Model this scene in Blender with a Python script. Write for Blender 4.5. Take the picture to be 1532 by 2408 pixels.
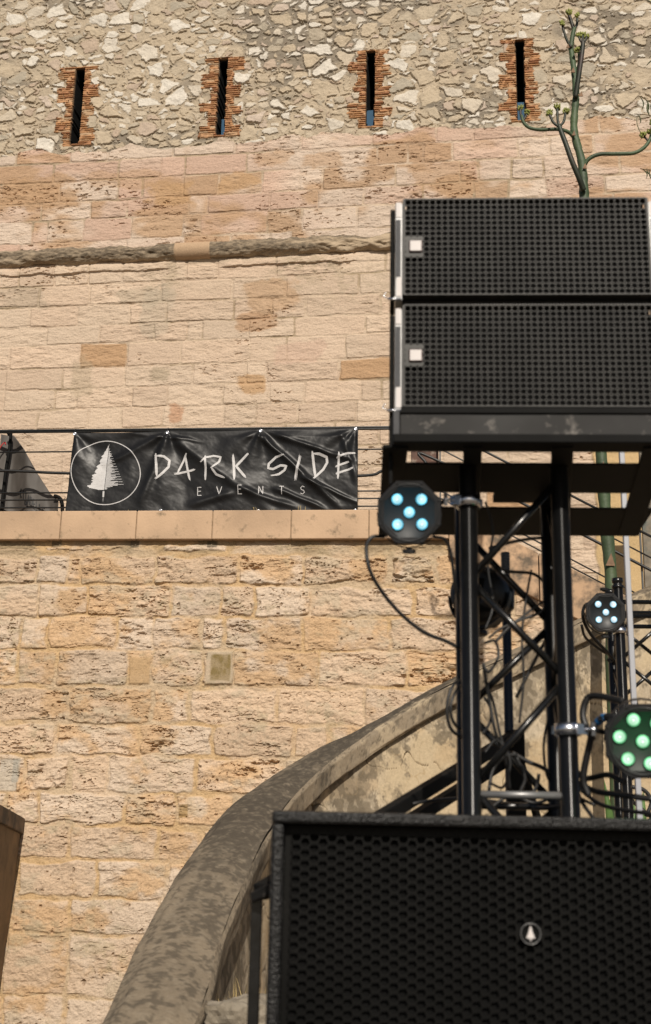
import bpy, math, random
import numpy as np
from mathutils import Vector, Matrix

for o in list(bpy.data.objects): bpy.data.objects.remove(o)
S = bpy.context.scene
C = S.collection
random.seed(7)
rad = math.radians
# ---------------------------------------------------------------- camera
F = 3025.0; PITCH = rad(16.8); ROLL = rad(1.21); CZ = 1.6
r0 = np.array([1, 0, 0.]); f0 = np.array([0, math.cos(PITCH), math.sin(PITCH)]); u0 = np.array([0, -math.sin(PITCH), math.cos(PITCH)])
CR = math.cos(ROLL)*r0 + math.sin(ROLL)*u0; CU = -math.sin(ROLL)*r0 + math.cos(ROLL)*u0
CAMP = np.array([0, 0, CZ])
cam = bpy.data.cameras.new('camera'); co = bpy.data.objects.new('camera', cam); C.objects.link(co); S.camera = co
M = Matrix([[CR[i], CU[i], -f0[i], CAMP[i]] for i in range(3)] + [[0, 0, 0, 1]]); co.matrix_world = M
cam.sensor_fit = 'VERTICAL'; cam.sensor_height = 36; cam.lens = F/2408*36
cam.clip_end = 500; cam.clip_start = 0.05
cam.dof.use_dof = True; cam.dof.focus_distance = 12.6; cam.dof.aperture_fstop = 5.2
# ---------------------------------------------------------------- world, sun, exposure
SUN_AZ, SUN_EL = 5.0, 36.0
w = bpy.data.worlds.new('World'); S.world = w; w.use_nodes = True
nt = w.node_tree; bg = nt.nodes['Background']
sky = nt.nodes.new('ShaderNodeTexSky'); sky.sky_type = 'NISHITA'; sky.sun_disc = False
sky.sun_elevation = rad(SUN_EL); sky.sun_rotation = rad(180-SUN_AZ); sky.dust_density = 2.0
nt.links.new(sky.outputs[0], bg.inputs[0]); bg.inputs[1].default_value = 0.05
sl = bpy.data.lights.new('sun', 'SUN'); so = bpy.data.objects.new('sun', sl); C.objects.link(so)
sl.energy = 4.15; sl.angle = rad(0.5); sl.color = (1, .915, .80)
sv = Vector((math.sin(rad(SUN_AZ))*math.cos(rad(SUN_EL)), -math.cos(rad(SUN_AZ))*math.cos(rad(SUN_EL)), math.sin(rad(SUN_EL))))
so.rotation_euler = sv.to_track_quat('Z', 'Y').to_euler(); so.location = (0, -6, 14)
S.view_settings.view_transform = 'Standard'; S.view_settings.look = 'None'; S.view_settings.exposure = 0.0; S.view_settings.gamma = 1

# ---------------------------------------------------------------- measuring from the photograph
def ray(x, y): return f0*F + CR*(x-766) - CU*(y-1204)
def P(x, y, D):
    d = ray(x, y); return CAMP + d*(D/d[1])
class Plane:
    def __init__(s, px, py, D, yaw):
        t = rad(yaw); s.o = P(px, py, D); s.o = np.array([s.o[0], s.o[1], 0.])
        s.u = np.array([math.cos(t), -math.sin(t), 0]); s.n = np.array([-math.sin(t), -math.cos(t), 0])
    def hit(s, x, y, off=0.):
        d = ray(x, y); o = s.o + s.n*off
        return CAMP + d*(((o-CAMP)@s.n)/(d@s.n))
    def uv(s, x, y, off=0.):
        q = s.hit(x, y, off) - s.o; return float(q@s.u), float(q[2])
    def at(s, u, v, off=0.): return s.o + s.u*u + np.array([0, 0, v]) + s.n*off
FORT = Plane(766, 600, 15.0, 7.8)
TER = Plane(766, 1400, 12.0, 5.0)
SPK = Plane(1235, 700, 2.97, 3.0)
SUB = Plane(1248, 2196, 2.7, -1.3)

# ---------------------------------------------------------------- object helpers
def tag(o, label=None, cat=None, group=None, kind=None):
    if label: o['label'] = label
    if cat: o['category'] = cat
    if group: o['group'] = group
    if kind: o['kind'] = kind
    return o
def empty(name, loc, label, cat, group=None):
    o = bpy.data.objects.new(name, None); C.objects.link(o); o.location = Vector(loc); o.empty_display_size = .1
    return tag(o, label, cat, group)
def link(name, me, parent=None):
    o = bpy.data.objects.new(name, me); C.objects.link(o)
    if parent is not None:
        o.parent = parent
        # every vertex is written in world space; keep it there
        pm = Matrix.Identity(4); q = parent
        while q is not None:
            pm = q.matrix_basis @ pm; q = q.parent
        o.matrix_parent_inverse = Matrix.Identity(4)
        me.transform(pm.inverted())
    return o
class MB:
    def __init__(s): s.v = []; s.f = []; s.sm = []
    def add(s, vs, fs, smooth=False):
        b = len(s.v); s.v += [tuple(map(float, p)) for p in vs]
        for f in fs: s.f.append(tuple(b+i for i in f)); s.sm.append(smooth)
        return s
    def box(s, c, hx, hy, hz, ax=None):
        # centre, half extents, axes
        c = np.array(c, float)
        X, Y, Z = ax if ax else (np.array([1, 0, 0.]), np.array([0, 1, 0.]), np.array([0, 0, 1.]))
        P8 = [c + X*hx*a + Y*hy*b_ + Z*hz*d for d in (-1, 1) for b_ in (-1, 1) for a in (-1, 1)]
        return s.add(P8, [(0, 2, 3, 1), (4, 5, 7, 6), (0, 1, 5, 4), (2, 6, 7, 3), (0, 4, 6, 2), (1, 3, 7, 5)])
    def prism(s, poly, d):
        # poly: list of 3-D points (planar), extruded along vector d
        n = len(poly); poly = [np.array(p, float) for p in poly]; d = np.array(d, float)
        vs = poly + [p+d for p in poly]
        fs = [tuple(range(n))[::-1], tuple(range(n, 2*n))] + [(i, (i+1) % n, n+(i+1) % n, n+i) for i in range(n)]
        return s.add(vs, fs)
    def tube(s, pts, r, n=10, caps=True):
        pts = [np.array(p, float) for p in pts]; m = len(pts)
        rs = r if hasattr(r, '__len__') else [r]*m
        t = [pts[min(i+1, m-1)]-pts[max(i-1, 0)] for i in range(m)]; t = [x/(np.linalg.norm(x)+1e-12) for x in t]
        a = np.cross(t[0], [0, 0, 1.]);
        if np.linalg.norm(a) < .05: a = np.cross(t[0], [1, 0, 0.])
        a /= np.linalg.norm(a); vs = []
        for i in range(m):
            a = a - t[i]*(a@t[i]); a /= (np.linalg.norm(a)+1e-12); b = np.cross(t[i], a)
            for k in range(n):
                q = 2*math.pi*k/n; vs.append(pts[i] + (a*math.cos(q)+b*math.sin(q))*rs[i])
        fs = [(i*n+k, i*n+(k+1) % n, (i+1)*n+(k+1) % n, (i+1)*n+k) for i in range(m-1) for k in range(n)]
        b0 = len(s.v); s.add(vs, fs, True)
        if caps:
            s.f.append(tuple(b0+k for k in range(n))[::-1]); s.sm.append(False)
            s.f.append(tuple(b0+(m-1)*n+k for k in range(n))); s.sm.append(False)
        return s
    def lathe(s, c, axis, xdir, prof, n=32, smooth=True, caps=True):
        # prof: list of (radius, distance along axis)
        c = np.array(c, float); A = np.array(axis, float); A /= np.linalg.norm(A)
        X = np.array(xdir, float); X = X - A*(X@A); X /= np.linalg.norm(X); Y = np.cross(A, X)
        vs = [c + A*h + (X*math.cos(2*math.pi*(k+.5)/n) + Y*math.sin(2*math.pi*(k+.5)/n))*r for r, h in prof for k in range(n)]
        m = len(prof)
        fs = [(i*n+k, i*n+(k+1) % n, (i+1)*n+(k+1) % n, (i+1)*n+k) for i in range(m-1) for k in range(n)]
        b0 = len(s.v); s.add(vs, fs, smooth)
        if caps:
            s.f.append(tuple(b0+k for k in range(n))[::-1]); s.sm.append(False)
            s.f.append(tuple(b0+(m-1)*n+k for k in range(n))); s.sm.append(False)
        return s
    def mesh(s, name, m):
        me = bpy.data.meshes.new(name); me.from_pydata(s.v, [], s.f)
        me.polygons.foreach_set('use_smooth', s.sm); me.materials.append(m); me.update(); return me
    def build(s, name, m, parent=None, label=None, bevel=0):
        o = link(name, s.mesh(name, m), parent)
        if bevel:
            b = o.modifiers.new('bevel', 'BEVEL'); b.width = bevel; b.segments = 2; b.limit_method = 'ANGLE'; b.angle_limit = rad(50)
        if label: o['label'] = label
        return o
def crom(pts, k=8):
    pts = [np.array(p, float) for p in pts]; pts = [2*pts[0]-pts[1]] + pts + [2*pts[-1]-pts[-2]]; out = []
    for i in range(1, len(pts)-2):
        a, b, c, d = pts[i-1:i+3]
        for j in range(k):
            t = j/k; out.append(.5*(2*b + (c-a)*t + (2*a-5*b+4*c-d)*t*t + (3*b-a-3*c+d)*t**3))
    out.append(pts[-2]); return out

# ---------------------------------------------------------------- materials
def mat(name, col, rough=.6, metal=0, var=.15, nscale=8, bump=0, bscale=60, spec=.5, spots=None, spot_scale=3, spot_lo=.5, spot_hi=.65, rvar=0, coat=0):
    m = bpy.data.materials.new(name); m.use_nodes = True; t = m.node_tree; b = t.nodes['Principled BSDF']
    L = t.links.new
    tc = t.nodes.new('ShaderNodeTexCoord')
    no = t.nodes.new('ShaderNodeTexNoise'); no.inputs['Scale'].default_value = nscale; no.inputs['Detail'].default_value = 6; L(tc.outputs['Object'], no.inputs['Vector'])
    mr = t.nodes.new('ShaderNodeMapRange'); mr.inputs[1].default_value = .3; mr.inputs[2].default_value = .7; mr.inputs[3].default_value = 1-var; mr.inputs[4].default_value = 1+var; L(no.outputs[0], mr.inputs[0])
    mx = t.nodes.new('ShaderNodeMix'); mx.data_type = 'RGBA'; mx.blend_type = 'MULTIPLY'; mx.inputs[0].default_value = 1
    mx.inputs[6].default_value = (*col, 1); L(mr.outputs[0], mx.inputs[7]); out = mx.outputs[2]
    if spots:
        n2 = t.nodes.new('ShaderNodeTexNoise'); n2.inputs['Scale'].default_value = spot_scale; n2.inputs['Detail'].default_value = 9; n2.inputs['Roughness'].default_value = .65; L(tc.outputs['Object'], n2.inputs['Vector'])
        r2 = t.nodes.new('ShaderNodeMapRange'); r2.inputs[1].default_value = spot_lo; r2.inputs[2].default_value = spot_hi; L(n2.outputs[0], r2.inputs[0])
        m2 = t.nodes.new('ShaderNodeMix'); m2.data_type = 'RGBA'; L(r2.outputs[0], m2.inputs[0]); L(out, m2.inputs[6]); m2.inputs[7].default_value = (*spots, 1); out = m2.outputs[2]
    L(out, b.inputs['Base Color']); b.inputs['Roughness'].default_value = rough; b.inputs['Metallic'].default_value = metal
    b.inputs['Specular IOR Level'].default_value = spec; b.inputs['Coat Weight'].default_value = coat
    if rvar:
        r3 = t.nodes.new('ShaderNodeMapRange'); r3.inputs[1].default_value = .3; r3.inputs[2].default_value = .7; r3.inputs[3].default_value = rough-rvar; r3.inputs[4].default_value = rough+rvar; L(no.outputs[0], r3.inputs[0]); L(r3.outputs[0], b.inputs['Roughness'])
    if bump:
        n3 = t.nodes.new('ShaderNodeTexNoise'); n3.inputs['Scale'].default_value = bscale; n3.inputs['Detail'].default_value = 5; L(tc.outputs['Object'], n3.inputs['Vector'])
        bp = t.nodes.new('ShaderNodeBump'); bp.inputs['Distance'].default_value = bump; bp.inputs['Strength'].default_value = 1; L(n3.outputs[0], bp.inputs['Height']); L(bp.outputs[0], b.inputs['Normal'])
    return m
def vmat(name, rough=.9, bump=.004, bscale=45, var=.14, spec=.2, fine=70):
    # surface whose stone / mortar colours come from the mesh's own colour layer, with fine grain on top
    m = bpy.data.materials.new(name); m.use_nodes = True; t = m.node_tree; b = t.nodes['Principled BSDF']; L = t.links.new
    at = t.nodes.new('ShaderNodeAttribute'); at.attribute_name = 'Col'
    tc = t.nodes.new('ShaderNodeTexCoord')
    no = t.nodes.new('ShaderNodeTexNoise'); no.inputs['Scale'].default_value = fine; no.inputs['Detail'].default_value = 5; no.inputs['Roughness'].default_value = .7; L(tc.outputs['Object'], no.inputs['Vector'])
    mr = t.nodes.new('ShaderNodeMapRange'); mr.inputs[1].default_value = .3; mr.inputs[2].default_value = .7; mr.inputs[3].default_value = 1-var; mr.inputs[4].default_value = 1+var; L(no.outputs[0], mr.inputs[0])
    mx = t.nodes.new('ShaderNodeMix'); mx.data_type = 'RGBA'; mx.blend_type = 'MULTIPLY'; mx.inputs[0].default_value = 1
    L(at.outputs[0], mx.inputs[6]); L(mr.outputs[0], mx.inputs[7]); L(mx.outputs[2], b.inputs['Base Color'])
    b.inputs['Roughness'].default_value = rough; b.inputs['Specular IOR Level'].default_value = spec
    n3 = t.nodes.new('ShaderNodeTexNoise'); n3.inputs['Scale'].default_value = bscale; n3.inputs['Detail'].default_value = 8; n3.inputs['Roughness'].default_value = .65; L(tc.outputs['Object'], n3.inputs['Vector'])
    bp = t.nodes.new('ShaderNodeBump'); bp.inputs['Distance'].default_value = bump; bp.inputs['Strength'].default_value = 1; L(n3.outputs[0], bp.inputs['Height']); L(bp.outputs[0], b.inputs['Normal'])
    return m
def emat(name, rim, core, strength, R):
    # a lit LED lens: bright core, coloured fluted rim
    m = bpy.data.materials.new(name); m.use_nodes = True; t = m.node_tree; b = t.nodes['Principled BSDF']; L = t.links.new
    b.inputs['Base Color'].default_value = (.01, .01, .01, 1); b.inputs['Roughness'].default_value = .3; b.inputs['Specular IOR Level'].default_value = .15
    at = t.nodes.new('ShaderNodeAttribute'); at.attribute_name = 'Col'
    L(at.outputs[0], b.inputs['Emission Color']); b.inputs['Emission Strength'].default_value = strength
    m['rim'] = rim; m['core'] = core; return m

M_STONE = vmat('limestone', bump=.007, bscale=28, var=.18)
M_COPING = mat('coping_stone', (.485, .335, .215), .85, var=.22, nscale=1.6, bump=.003, bscale=40, spots=(.22, .16, .10), spot_scale=9, spot_lo=.57, spot_hi=.72)
M_EARTH = mat('dry_earth', (.30, .22, .14), .95, var=.35, nscale=14, bump=.02, bscale=20)
M_FLOOR = mat('dark_gravel', (.15, .12, .09), .95, var=.3, nscale=3, bump=.004, bscale=120)
M_BLACK = mat('black_painted_steel', (.006, .006, .006), .24, 0, var=.25, nscale=30, spec=.5, rvar=.05)
M_TUBE = mat('glossy_black_tube', (.005, .005, .005), .33, 0, var=.25, nscale=30, spec=.55)
_b = M_TUBE.node_tree.nodes['Principled BSDF']; _t = M_TUBE.node_tree.nodes.new('ShaderNodeTangent'); _t.direction_type = 'RADIAL'; _t.axis = 'Z'
M_TUBE.node_tree.links.new(_t.outputs[0], _b.inputs['Tangent']); _b.inputs['Anisotropic'].default_value = .97; _b.inputs['Anisotropic Rotation'].default_value = .25
M_MATTE = mat('matte_black', (.0075, .0075, .0073), .7, 0, var=.2, nscale=10, spec=.1)
M_CAB = mat('speckled_black_coating', (.0065, .0065, .0065), .34, 0, var=.2, nscale=20, bump=.004, bscale=170, spec=.32)
M_VOID = mat('black_foam', (.008, .008, .008), .95, var=.1, spec=.02)
M_GRILLE = mat('grille_steel', (.038, .037, .034), .5, 0, var=.45, nscale=7, spec=.3, spots=(.13, .12, .10), spot_scale=30, spot_lo=.66, spot_hi=.76)
M_SUBGR = mat('subwoofer_grille_steel', (.0042, .0041, .0038), .45, 0, var=.5, nscale=3, spec=.12, spots=(.02, .019, .017), spot_scale=18, spot_lo=.66, spot_hi=.78)
M_SCRATCH = mat('scratched_black_steel', (.014, .0135, .013), .5, 0, spec=.16, var=.5, nscale=6, spots=(.22, .20, .18), spot_scale=19, spot_lo=.57, spot_hi=.74, rvar=.1)
M_RIG = mat('grey_rigging_metal', (.22, .22, .22), .4, .5, var=.2, nscale=20)
M_RIGD = mat('dark_rigging_slot', (.022, .023, .027), .6, 0, var=.3, nscale=60)
M_WHITE = mat('white_label', (.62, .58, .56), .55, var=.06)
M_MAROON = mat('maroon_rim', (.05, .008, .008), .4)
M_CHROME = mat('chrome', (.75, .76, .8), .26, 1, var=.08)
M_CABLE = mat('black_cable', (.012, .012, .012), .45, var=.2, nscale=40)
M_BLUE = mat('blue_tape', (.01, .16, .42), .5)
M_BBOARD = mat('blue_board', (.002, .055, .12), .7, var=.15)
M_VINYL = mat('black_vinyl', (.011, .011, .0115), .40, 0, var=.2, nscale=4, bump=.0010, bscale=22, spec=.24, rvar=.05)
M_INK = mat('white_ink', (.50, .49, .485), .5, var=.05, nscale=20)
M_RAIL = mat('rail_iron', (.02, .02, .019), .42, .1, var=.3, nscale=20, spec=.6)
M_POLE = mat('pale_grey_aluminium', (.36, .37, .40), .5, .1, var=.06)
M_WOOD = mat('weathered_wood', (.20, .17, .13), .85, var=.4, nscale=9, bump=.004, bscale=20, spots=(.10, .12, .11), spot_scale=5)
M_RUST = mat('rusty_plate', (.07, .030, .018), .6, .3, var=.4, nscale=12, spots=(.30, .25, .2), spot_scale=7, spot_lo=.55, spot_hi=.7)
M_CLOTH = mat('grey_banner_cloth', (.062, .053, .045), .6, var=.3, nscale=2.5)
M_DARKINK = mat('dark_ink', (.006, .005, .005), .6)
M_STEM = mat('agave_stem', (.052, .082, .038), .6, bump=.003, bscale=50, var=.35, nscale=6, spots=(.075, .105, .04), spot_scale=2.2, spot_lo=.5, spot_hi=.7)
M_STEMD = mat('agave_dark_stem', (.022, .028, .016), .55, var=.35, nscale=9, spots=(.05, .03, .025), spot_scale=6)
M_BUD = mat('agave_bud', (.22, .24, .05), .6, var=.4, nscale=40)
M_SCALE = mat('dry_bract', (.20, .12, .07), .8, var=.3, nscale=30)
M_LEAF = mat('agave_leaf', (.07, .14, .03), .5, var=.25, nscale=8)
M_EUC = mat('narrow_leaf', (.06, .075, .02), .6, var=.4, nscale=15)
M_TWIG = mat('twig', (.12, .075, .035), .8, var=.3, nscale=20)
M_GRASS = mat('dry_grass', (.45, .34, .15), .8, var=.3, nscale=20)
M_RED = mat('red_ribbon', (.42, .02, .02), .6)
M_PAR = mat('par_body', (.018, .018, .019), .42, 0, var=.25, nscale=18, spec=.4)
M_PARF = mat('par_face', (.022, .023, .024), .4, 0, var=.35, nscale=14, spec=.25, rvar=.1)
M_LENS = mat('knob_plastic', (.008, .008, .008), .5)

# ---------------------------------------------------------------- numpy noise
def vnoise(x, y, seed):
    rs = np.random.RandomState(seed); T = rs.rand(256, 256).astype(np.float32)
    xi = np.floor(x).astype(int); yi = np.floor(y).astype(int); fx = x-xi; fy = y-yi
    fx = fx*fx*(3-2*fx); fy = fy*fy*(3-2*fy)
    a = T[xi & 255, yi & 255]; b = T[(xi+1) & 255, yi & 255]; c = T[xi & 255, (yi+1) & 255]; d = T[(xi+1) & 255, (yi+1) & 255]
    return (a*(1-fx)+b*fx)*(1-fy) + (c*(1-fx)+d*fx)*fy
def fbm(x, y, seed, octv=4, gain=.5):
    s = 0; a = 1; n = 0
    for i in range(octv):
        s = s + a*vnoise(x*2**i+i*17.3, y*2**i+i*5.7, seed+i); n += a; a *= gain
    return s/n
def sst(x, a, b):
    t = np.clip((x-a)/(b-a), 0, 1); return t*t*(3-2*t)
def mixc(A, B, t): return A + (B-A)*t[..., None]
def hashn(i, j, seed):
    rs = np.random.RandomState(seed); T = rs.rand(512, 512)
    return T[i & 511, j & 511]
def voronoi(x, y, seed, jit=.8):
    xi = np.floor(x).astype(int); yi = np.floor(y).astype(int)
    best = np.full(x.shape, 1e9); cx = np.zeros_like(x); cy = np.zeros_like(x); ci = np.zeros(x.shape, int); cj = np.zeros(x.shape, int)
    pts = []
    for di in (-1, 0, 1):
        for dj in (-1, 0, 1):
            i = xi+di; j = yi+dj
            px = i+.5+(hashn(i, j, seed)-.5)*jit; py = j+.5+(hashn(i, j, seed+1)-.5)*jit
            d = (px-x)**2+(py-y)**2; m = d < best
            best = np.where(m, d, best); cx = np.where(m, px, cx); cy = np.where(m, py, cy); ci = np.where(m, i, ci); cj = np.where(m, j, cj)
    e = np.full(x.shape, 1e9)
    for di in (-2, -1, 0, 1, 2):
        for dj in (-2, -1, 0, 1, 2):
            i = ci+di; j = cj+dj
            if di == 0 and dj == 0: continue
            px = i+.5+(hashn(i, j, seed)-.5)*jit; py = j+.5+(hashn(i, j, seed+1)-.5)*jit
            dx = px-cx; dy = py-cy; L = np.sqrt(dx*dx+dy*dy)+1e-9
            dd = (((cx+px)/2-x)*dx + ((cy+py)/2-y)*dy)/L
            e = np.minimum(e, dd)
    return e, ci, cj, x-cx, y-cy
def ashlar(U, V, rows, warp=.02, seed=3):
    """rows: list of (v0, v1, [joints u...]) -> distance to the block's edge, row id, block id, local coords"""
    Uw = U + (fbm(U*6, V*6, seed, 3)-.5)*warp*2; Vw = V + (fbm(U*5+40, V*7, seed+9, 3)-.5)*warp*2
    dist = np.full(U.shape, -1.); rid = np.full(U.shape, -1); bid = np.zeros(U.shape, int); lu = np.zeros_like(U); lv = np.zeros_like(U)
    for r, (v0, v1, js) in enumerate(rows):
        m = (Vw >= v0) & (Vw < v1)
        if not m.any(): continue
        js = np.array(js); u = Uw[m]; k = np.clip(np.searchsorted(js, u)-1, 0, len(js)-2)
        a = js[k]; b = js[k+1]; v = Vw[m]
        # rounded rectangle distance
        hx = (b-a)/2; hy = (v1-v0)/2; rr = .035
        qx = np.abs(u-(a+b)/2)-(hx-rr); qy = np.abs(v-(v0+v1)/2)-(hy-rr)
        d = -(np.sqrt(np.maximum(qx, 0)**2+np.maximum(qy, 0)**2)+np.minimum(np.maximum(qx, qy), 0)-rr)
        dist[m] = d; rid[m] = r; bid[m] = k; lu[m] = (u-(a+b)/2)/hx; lv[m] = (v-(v0+v1)/2)/hy
    return dist, rid, bid, lu, lv
def grid_obj(name, pos, col, m, keep=None, parent=None, extra=None, smooth=False):
    ny, nx = pos.shape[:2]; idx = np.arange(nx*ny).reshape(ny, nx)
    q = np.stack([idx[:-1, :-1], idx[:-1, 1:], idx[1:, 1:], idx[1:, :-1]], -1).reshape(-1, 4)
    if keep is not None: q = q[keep[:-1, :-1].reshape(-1)]
    v = pos.reshape(-1, 3); cc = col.reshape(-1, 3)
    me = bpy.data.meshes.new(name)
    fl = q; nv = len(v)
    evs, efs = (extra if extra else ([], []))
    allv = np.concatenate([v, np.array(evs, float).reshape(-1, 3)]) if len(evs) else v
    loops = list(fl.reshape(-1)); tot = [4]*len(fl)
    for f in efs: loops += [nv+i for i in f]; tot.append(len(f))
    me.vertices.add(len(allv)); me.vertices.foreach_set('co', allv.astype(np.float32).reshape(-1))
    me.loops.add(len(loops)); me.loops.foreach_set('vertex_index', np.array(loops, np.int32))
    st = np.concatenate([[0], np.cumsum(tot)[:-1]]).astype(np.int32)
    me.polygons.add(len(tot)); me.polygons.foreach_set('loop_start', st); me.polygons.foreach_set('loop_total', np.array(tot, np.int32))
    me.polygons.foreach_set('use_smooth', [smooth]*len(tot))
    me.update(calc_edges=True); me.validate()
    ca = me.color_attributes.new('Col', 'FLOAT_COLOR', 'POINT')
    c4 = np.ones((len(allv), 4), np.float32); c4[:nv, :3] = cc; c4[nv:, :3] = (.45, .34, .22); ca.data.foreach_set('color', c4.reshape(-1))
    me.materials.append(m); return link(name, me, parent)
def steps(lo, a, b, hi, coarse, fine):
    return np.concatenate([np.arange(lo, a, coarse), np.arange(a, b, fine), np.arange(b, hi+coarse, coarse)])

# ================================================================ ground
g = MB().box((0, 0, -.05), 150, 150, .05).build('ground', M_FLOOR); tag(g, kind='structure')
bed_y = 4.35
b = MB(); b.prism([(-.2, bed_y, 0.0), (6, bed_y, 0.0), (6, bed_y, 1.0), (-.2, bed_y, .95)], (0, 4.5, 0.0)); o = b.build('planting_bed_terrain', M_EARTH); tag(o, kind='structure')

# ================================================================ the fort wall (upper)
u0_, _ = FORT.uv(-25, 700); u1_, _ = FORT.uv(1560, 700)
_, vt = FORT.uv(1532, -10); _, vb = FORT.uv(1300, 1440)
us = steps(-8, min(u0_, FORT.uv(-25, 0)[0]), max(u1_, FORT.uv(1560, 0)[0])+.05, 8, .06, .0115)
vs = steps(3.2, vb, max(vt, FORT.uv(-20, -15)[1])+.1, vt+1.8, .08, .0105)
U, V = np.meshgrid(us, vs)
VB = FORT.uv(766, 322)[1]         # foot of the rubble masonry
VC = FORT.uv(460, 592)[1]         # string course centre
edge = VB + (fbm(U*2.2, U*0+3, 5, 3)-.5)*.22 + (fbm(U*11, V*9, 6, 2)-.5)*.06
rub = sst(V-edge, -.006, .006)
# coursed ashlar
rs = np.random.RandomState(11); rows = []; v = 3.0
while v < VB+.5:
    h = rs.uniform(.25, .335)
    js = [-9.0]; 
    while js[-1] < 9: js.append(js[-1]+rs.uniform(.40, .98)*(1 if rs.rand() > .22 else .5))
    rows.append((v, v+h, js)); v += h
d, rid, bid, lu, lv = ashlar(U, V, rows, .014, 21)
hb = lambda s: hashn(rid*7+3, bid*13+5, s)
jw = .003+.012*hb(70)*(.4+1.2*fbm(U*3, V*3, 75, 2))
stone = sst(d, jw, jw+.012)
up = sst(V-VC, -.05, .05)
coarse = fbm(U*5, V*14, 31, 5, .6); pit = sst(fbm(U*13, V*34, 41, 4, .6), .60, .74)*(.1+.8*sst(fbm(U*1.3, V*1.6, 44, 3), .48, .64))
H = stone*(.004+.010*hb(71)) + (coarse-.5)*.040*(.35+.9*hb(72)) - pit*.026*stone*(.25+.9*hb(73))
H += (fbm(U*32, V*50, 52, 3)-.5)*.007
pink = np.array([.51, .36, .275]); pale = np.array([.56, .455, .365]); cream = np.array([.545, .43, .32]); org = np.array([.41, .265, .155]); mort = np.array([.36, .28, .19])
big = fbm(U*.9+3, V*1.3, 61, 4)
cA = mixc(np.broadcast_to(pale, U.shape+(3,)), pink, sst(hb(74)*.5+big*.7, .45, .8))
patch = sst(fbm(U*1.1+20, V*2.0, 64, 4)+.28*(hb(77)-.5), .50, .62)
cA = mixc(cA, org, patch*(.15+.65*up))
cA = mixc(cA, cream, (1-up)*.75)
cA = cA*(0.93+.14*hb(78))[..., None]
few = (hb(79) > .985) & (up < .5); cA = np.where(few[..., None], org*1.05, cA)
cM0 = cA*.93; cM = mixc(np.broadcast_to(mort, U.shape+(3,)), cream*.97, sst(fbm(U*1.7, V*1.7, 66, 3), .36, .54)); cM = mixc(cM, cM0, sst(fbm(U*2.3+50, V*2.3, 76, 4), .42, .58)*.85)
cA = mixc(cM, cA, stone)
cA = mixc(cA, np.array([.33, .25, .17]), pit*stone*.25)
H += .03*sst(V-VC+(fbm(U*5, V*0, 78, 3)-.5)*.05, -.25, -.24)*(1-sst(V-VC, -.2, -.1))*sst(fbm(U*1.1, V*0, 77, 3), .38, .6)
# grey weathering streaks below the string course
st = sst(fbm(U*1.3, V*.8, 67, 4), .5, .68)*sst(V-VC, -1.3, -.1)*(1-up); cA = mixc(cA, np.array([.36, .29, .2]), st*.6*sst(fbm(U*14, V*20, 68, 3), .4, .62))
for x, y, rx, ry, c, k in ((90, 450, 110, 45, org, .8), (400, 462, 60, 32, (.43, .275, .15), .85), (300, 420, 120, 25, org, .5), (560, 430, 60, 22, (.44, .28, .15), .7), (640, 372, 60, 26, org, .55), (1040, 420, 90, 40, org, .6), (760, 375, 60, 22, org, .6),
        (640, 700, 60, 45, (.43, .29, .18), .75), (600, 760, 50, 22, (.40, .26, .16), .85), (700, 830, 60, 30, pink, .6), (592, 905, 36, 24, (.44, .28, .15), .85), (418, 975, 20, 26, (.45, .27, .17), .85),
        (60, 700, 70, 30, (.38, .31, .23), .6), (320, 700, 60, 25, (.36, .30, .22), .55), (370, 740, 40, 60, (.40, .34, .26), .5), (190, 890, 30, 50, (.36, .29, .2), .5), (375, 880, 25, 20, (.32, .26, .18), .6), (1010, 560, 30, 45, (.36, .29, .2), .6), (600, 600, 200, 14, (.36, .30, .22), .5)):
    a, b_ = FORT.uv(x, y); a1, _ = FORT.uv(x+rx, y); _, b1 = FORT.uv(x, y-ry)
    q = np.maximum(np.abs(U-a)/(a1-a), np.abs(V-b_)/(b1-b_))*.6 + np.hypot((U-a)/(a1-a), (V-b_)/(b1-b_))*.4 + (fbm(U*3.5, V*5, 170+x % 50, 5, .62)-.5)*1.3 + .25*(hb(81)-.5)
    cA = mixc(cA, np.array(c), (1-sst(q, .7, 1.0))*k)
# yellow rendered part at the far right
uy = FORT.uv(1395, 1080)[0]; vy = FORT.uv(1395, 1040)[1]
ren = sst(U-uy-(fbm(V*6, U*0, 9, 2)-.5)*.1, -.02, .02)*(1-sst(V-vy, 0, .1))
cA = mixc(cA, np.array([.50, .36, .19])*(.9+.2*fbm(U*3, V*3, 69, 3))[..., None], ren); H = H*(1-ren)+ren*(.03+(fbm(U*7, V*7, 70, 4)-.5)*.012)
# rubble
Uw = U + (fbm(U*8, V*8, 81, 4, .6)-.5)*.12; Vw = V + (fbm(U*8+9, V*9, 83, 4, .6)-.5)*.09
e1, i1, j1, dx1, dy1 = voronoi(Uw/.29, Vw/.215, 91, .85); e1 = e1*.23
e2, i2, j2, dx2, dy2 = voronoi(Uw/.17, Vw/.105, 95, .85); e2 = e2*.125
e3, i3, j3, dx3, dy3 = voronoi(Uw/.065, Vw/.042, 99, .8); e3 = e3*.05
bigm = hashn(i1, j1, 101) < .66
in1 = .010+.045*hashn(i1, j1, 102)
R1 = sst(e1-in1+(fbm(U*16, V*18, 118, 3)-.5)*.03, 0, .014)*bigm
free = 1-sst(e1-in1+.012, 0, .004)*bigm
in2 = .004+.022*hashn(i2, j2, 103); k2 = hashn(i2, j2, 104) < .86
R2 = sst(e2-in2, 0, .010)*k2*free
free3 = free*(1-sst(e2-in2+.010, 0, .004)*k2)
k3 = hashn(i3, j3, 105) < .32; R3 = sst(e3-.004-.008*hashn(i3, j3, 106), 0, .007)*k3*free3
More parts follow.
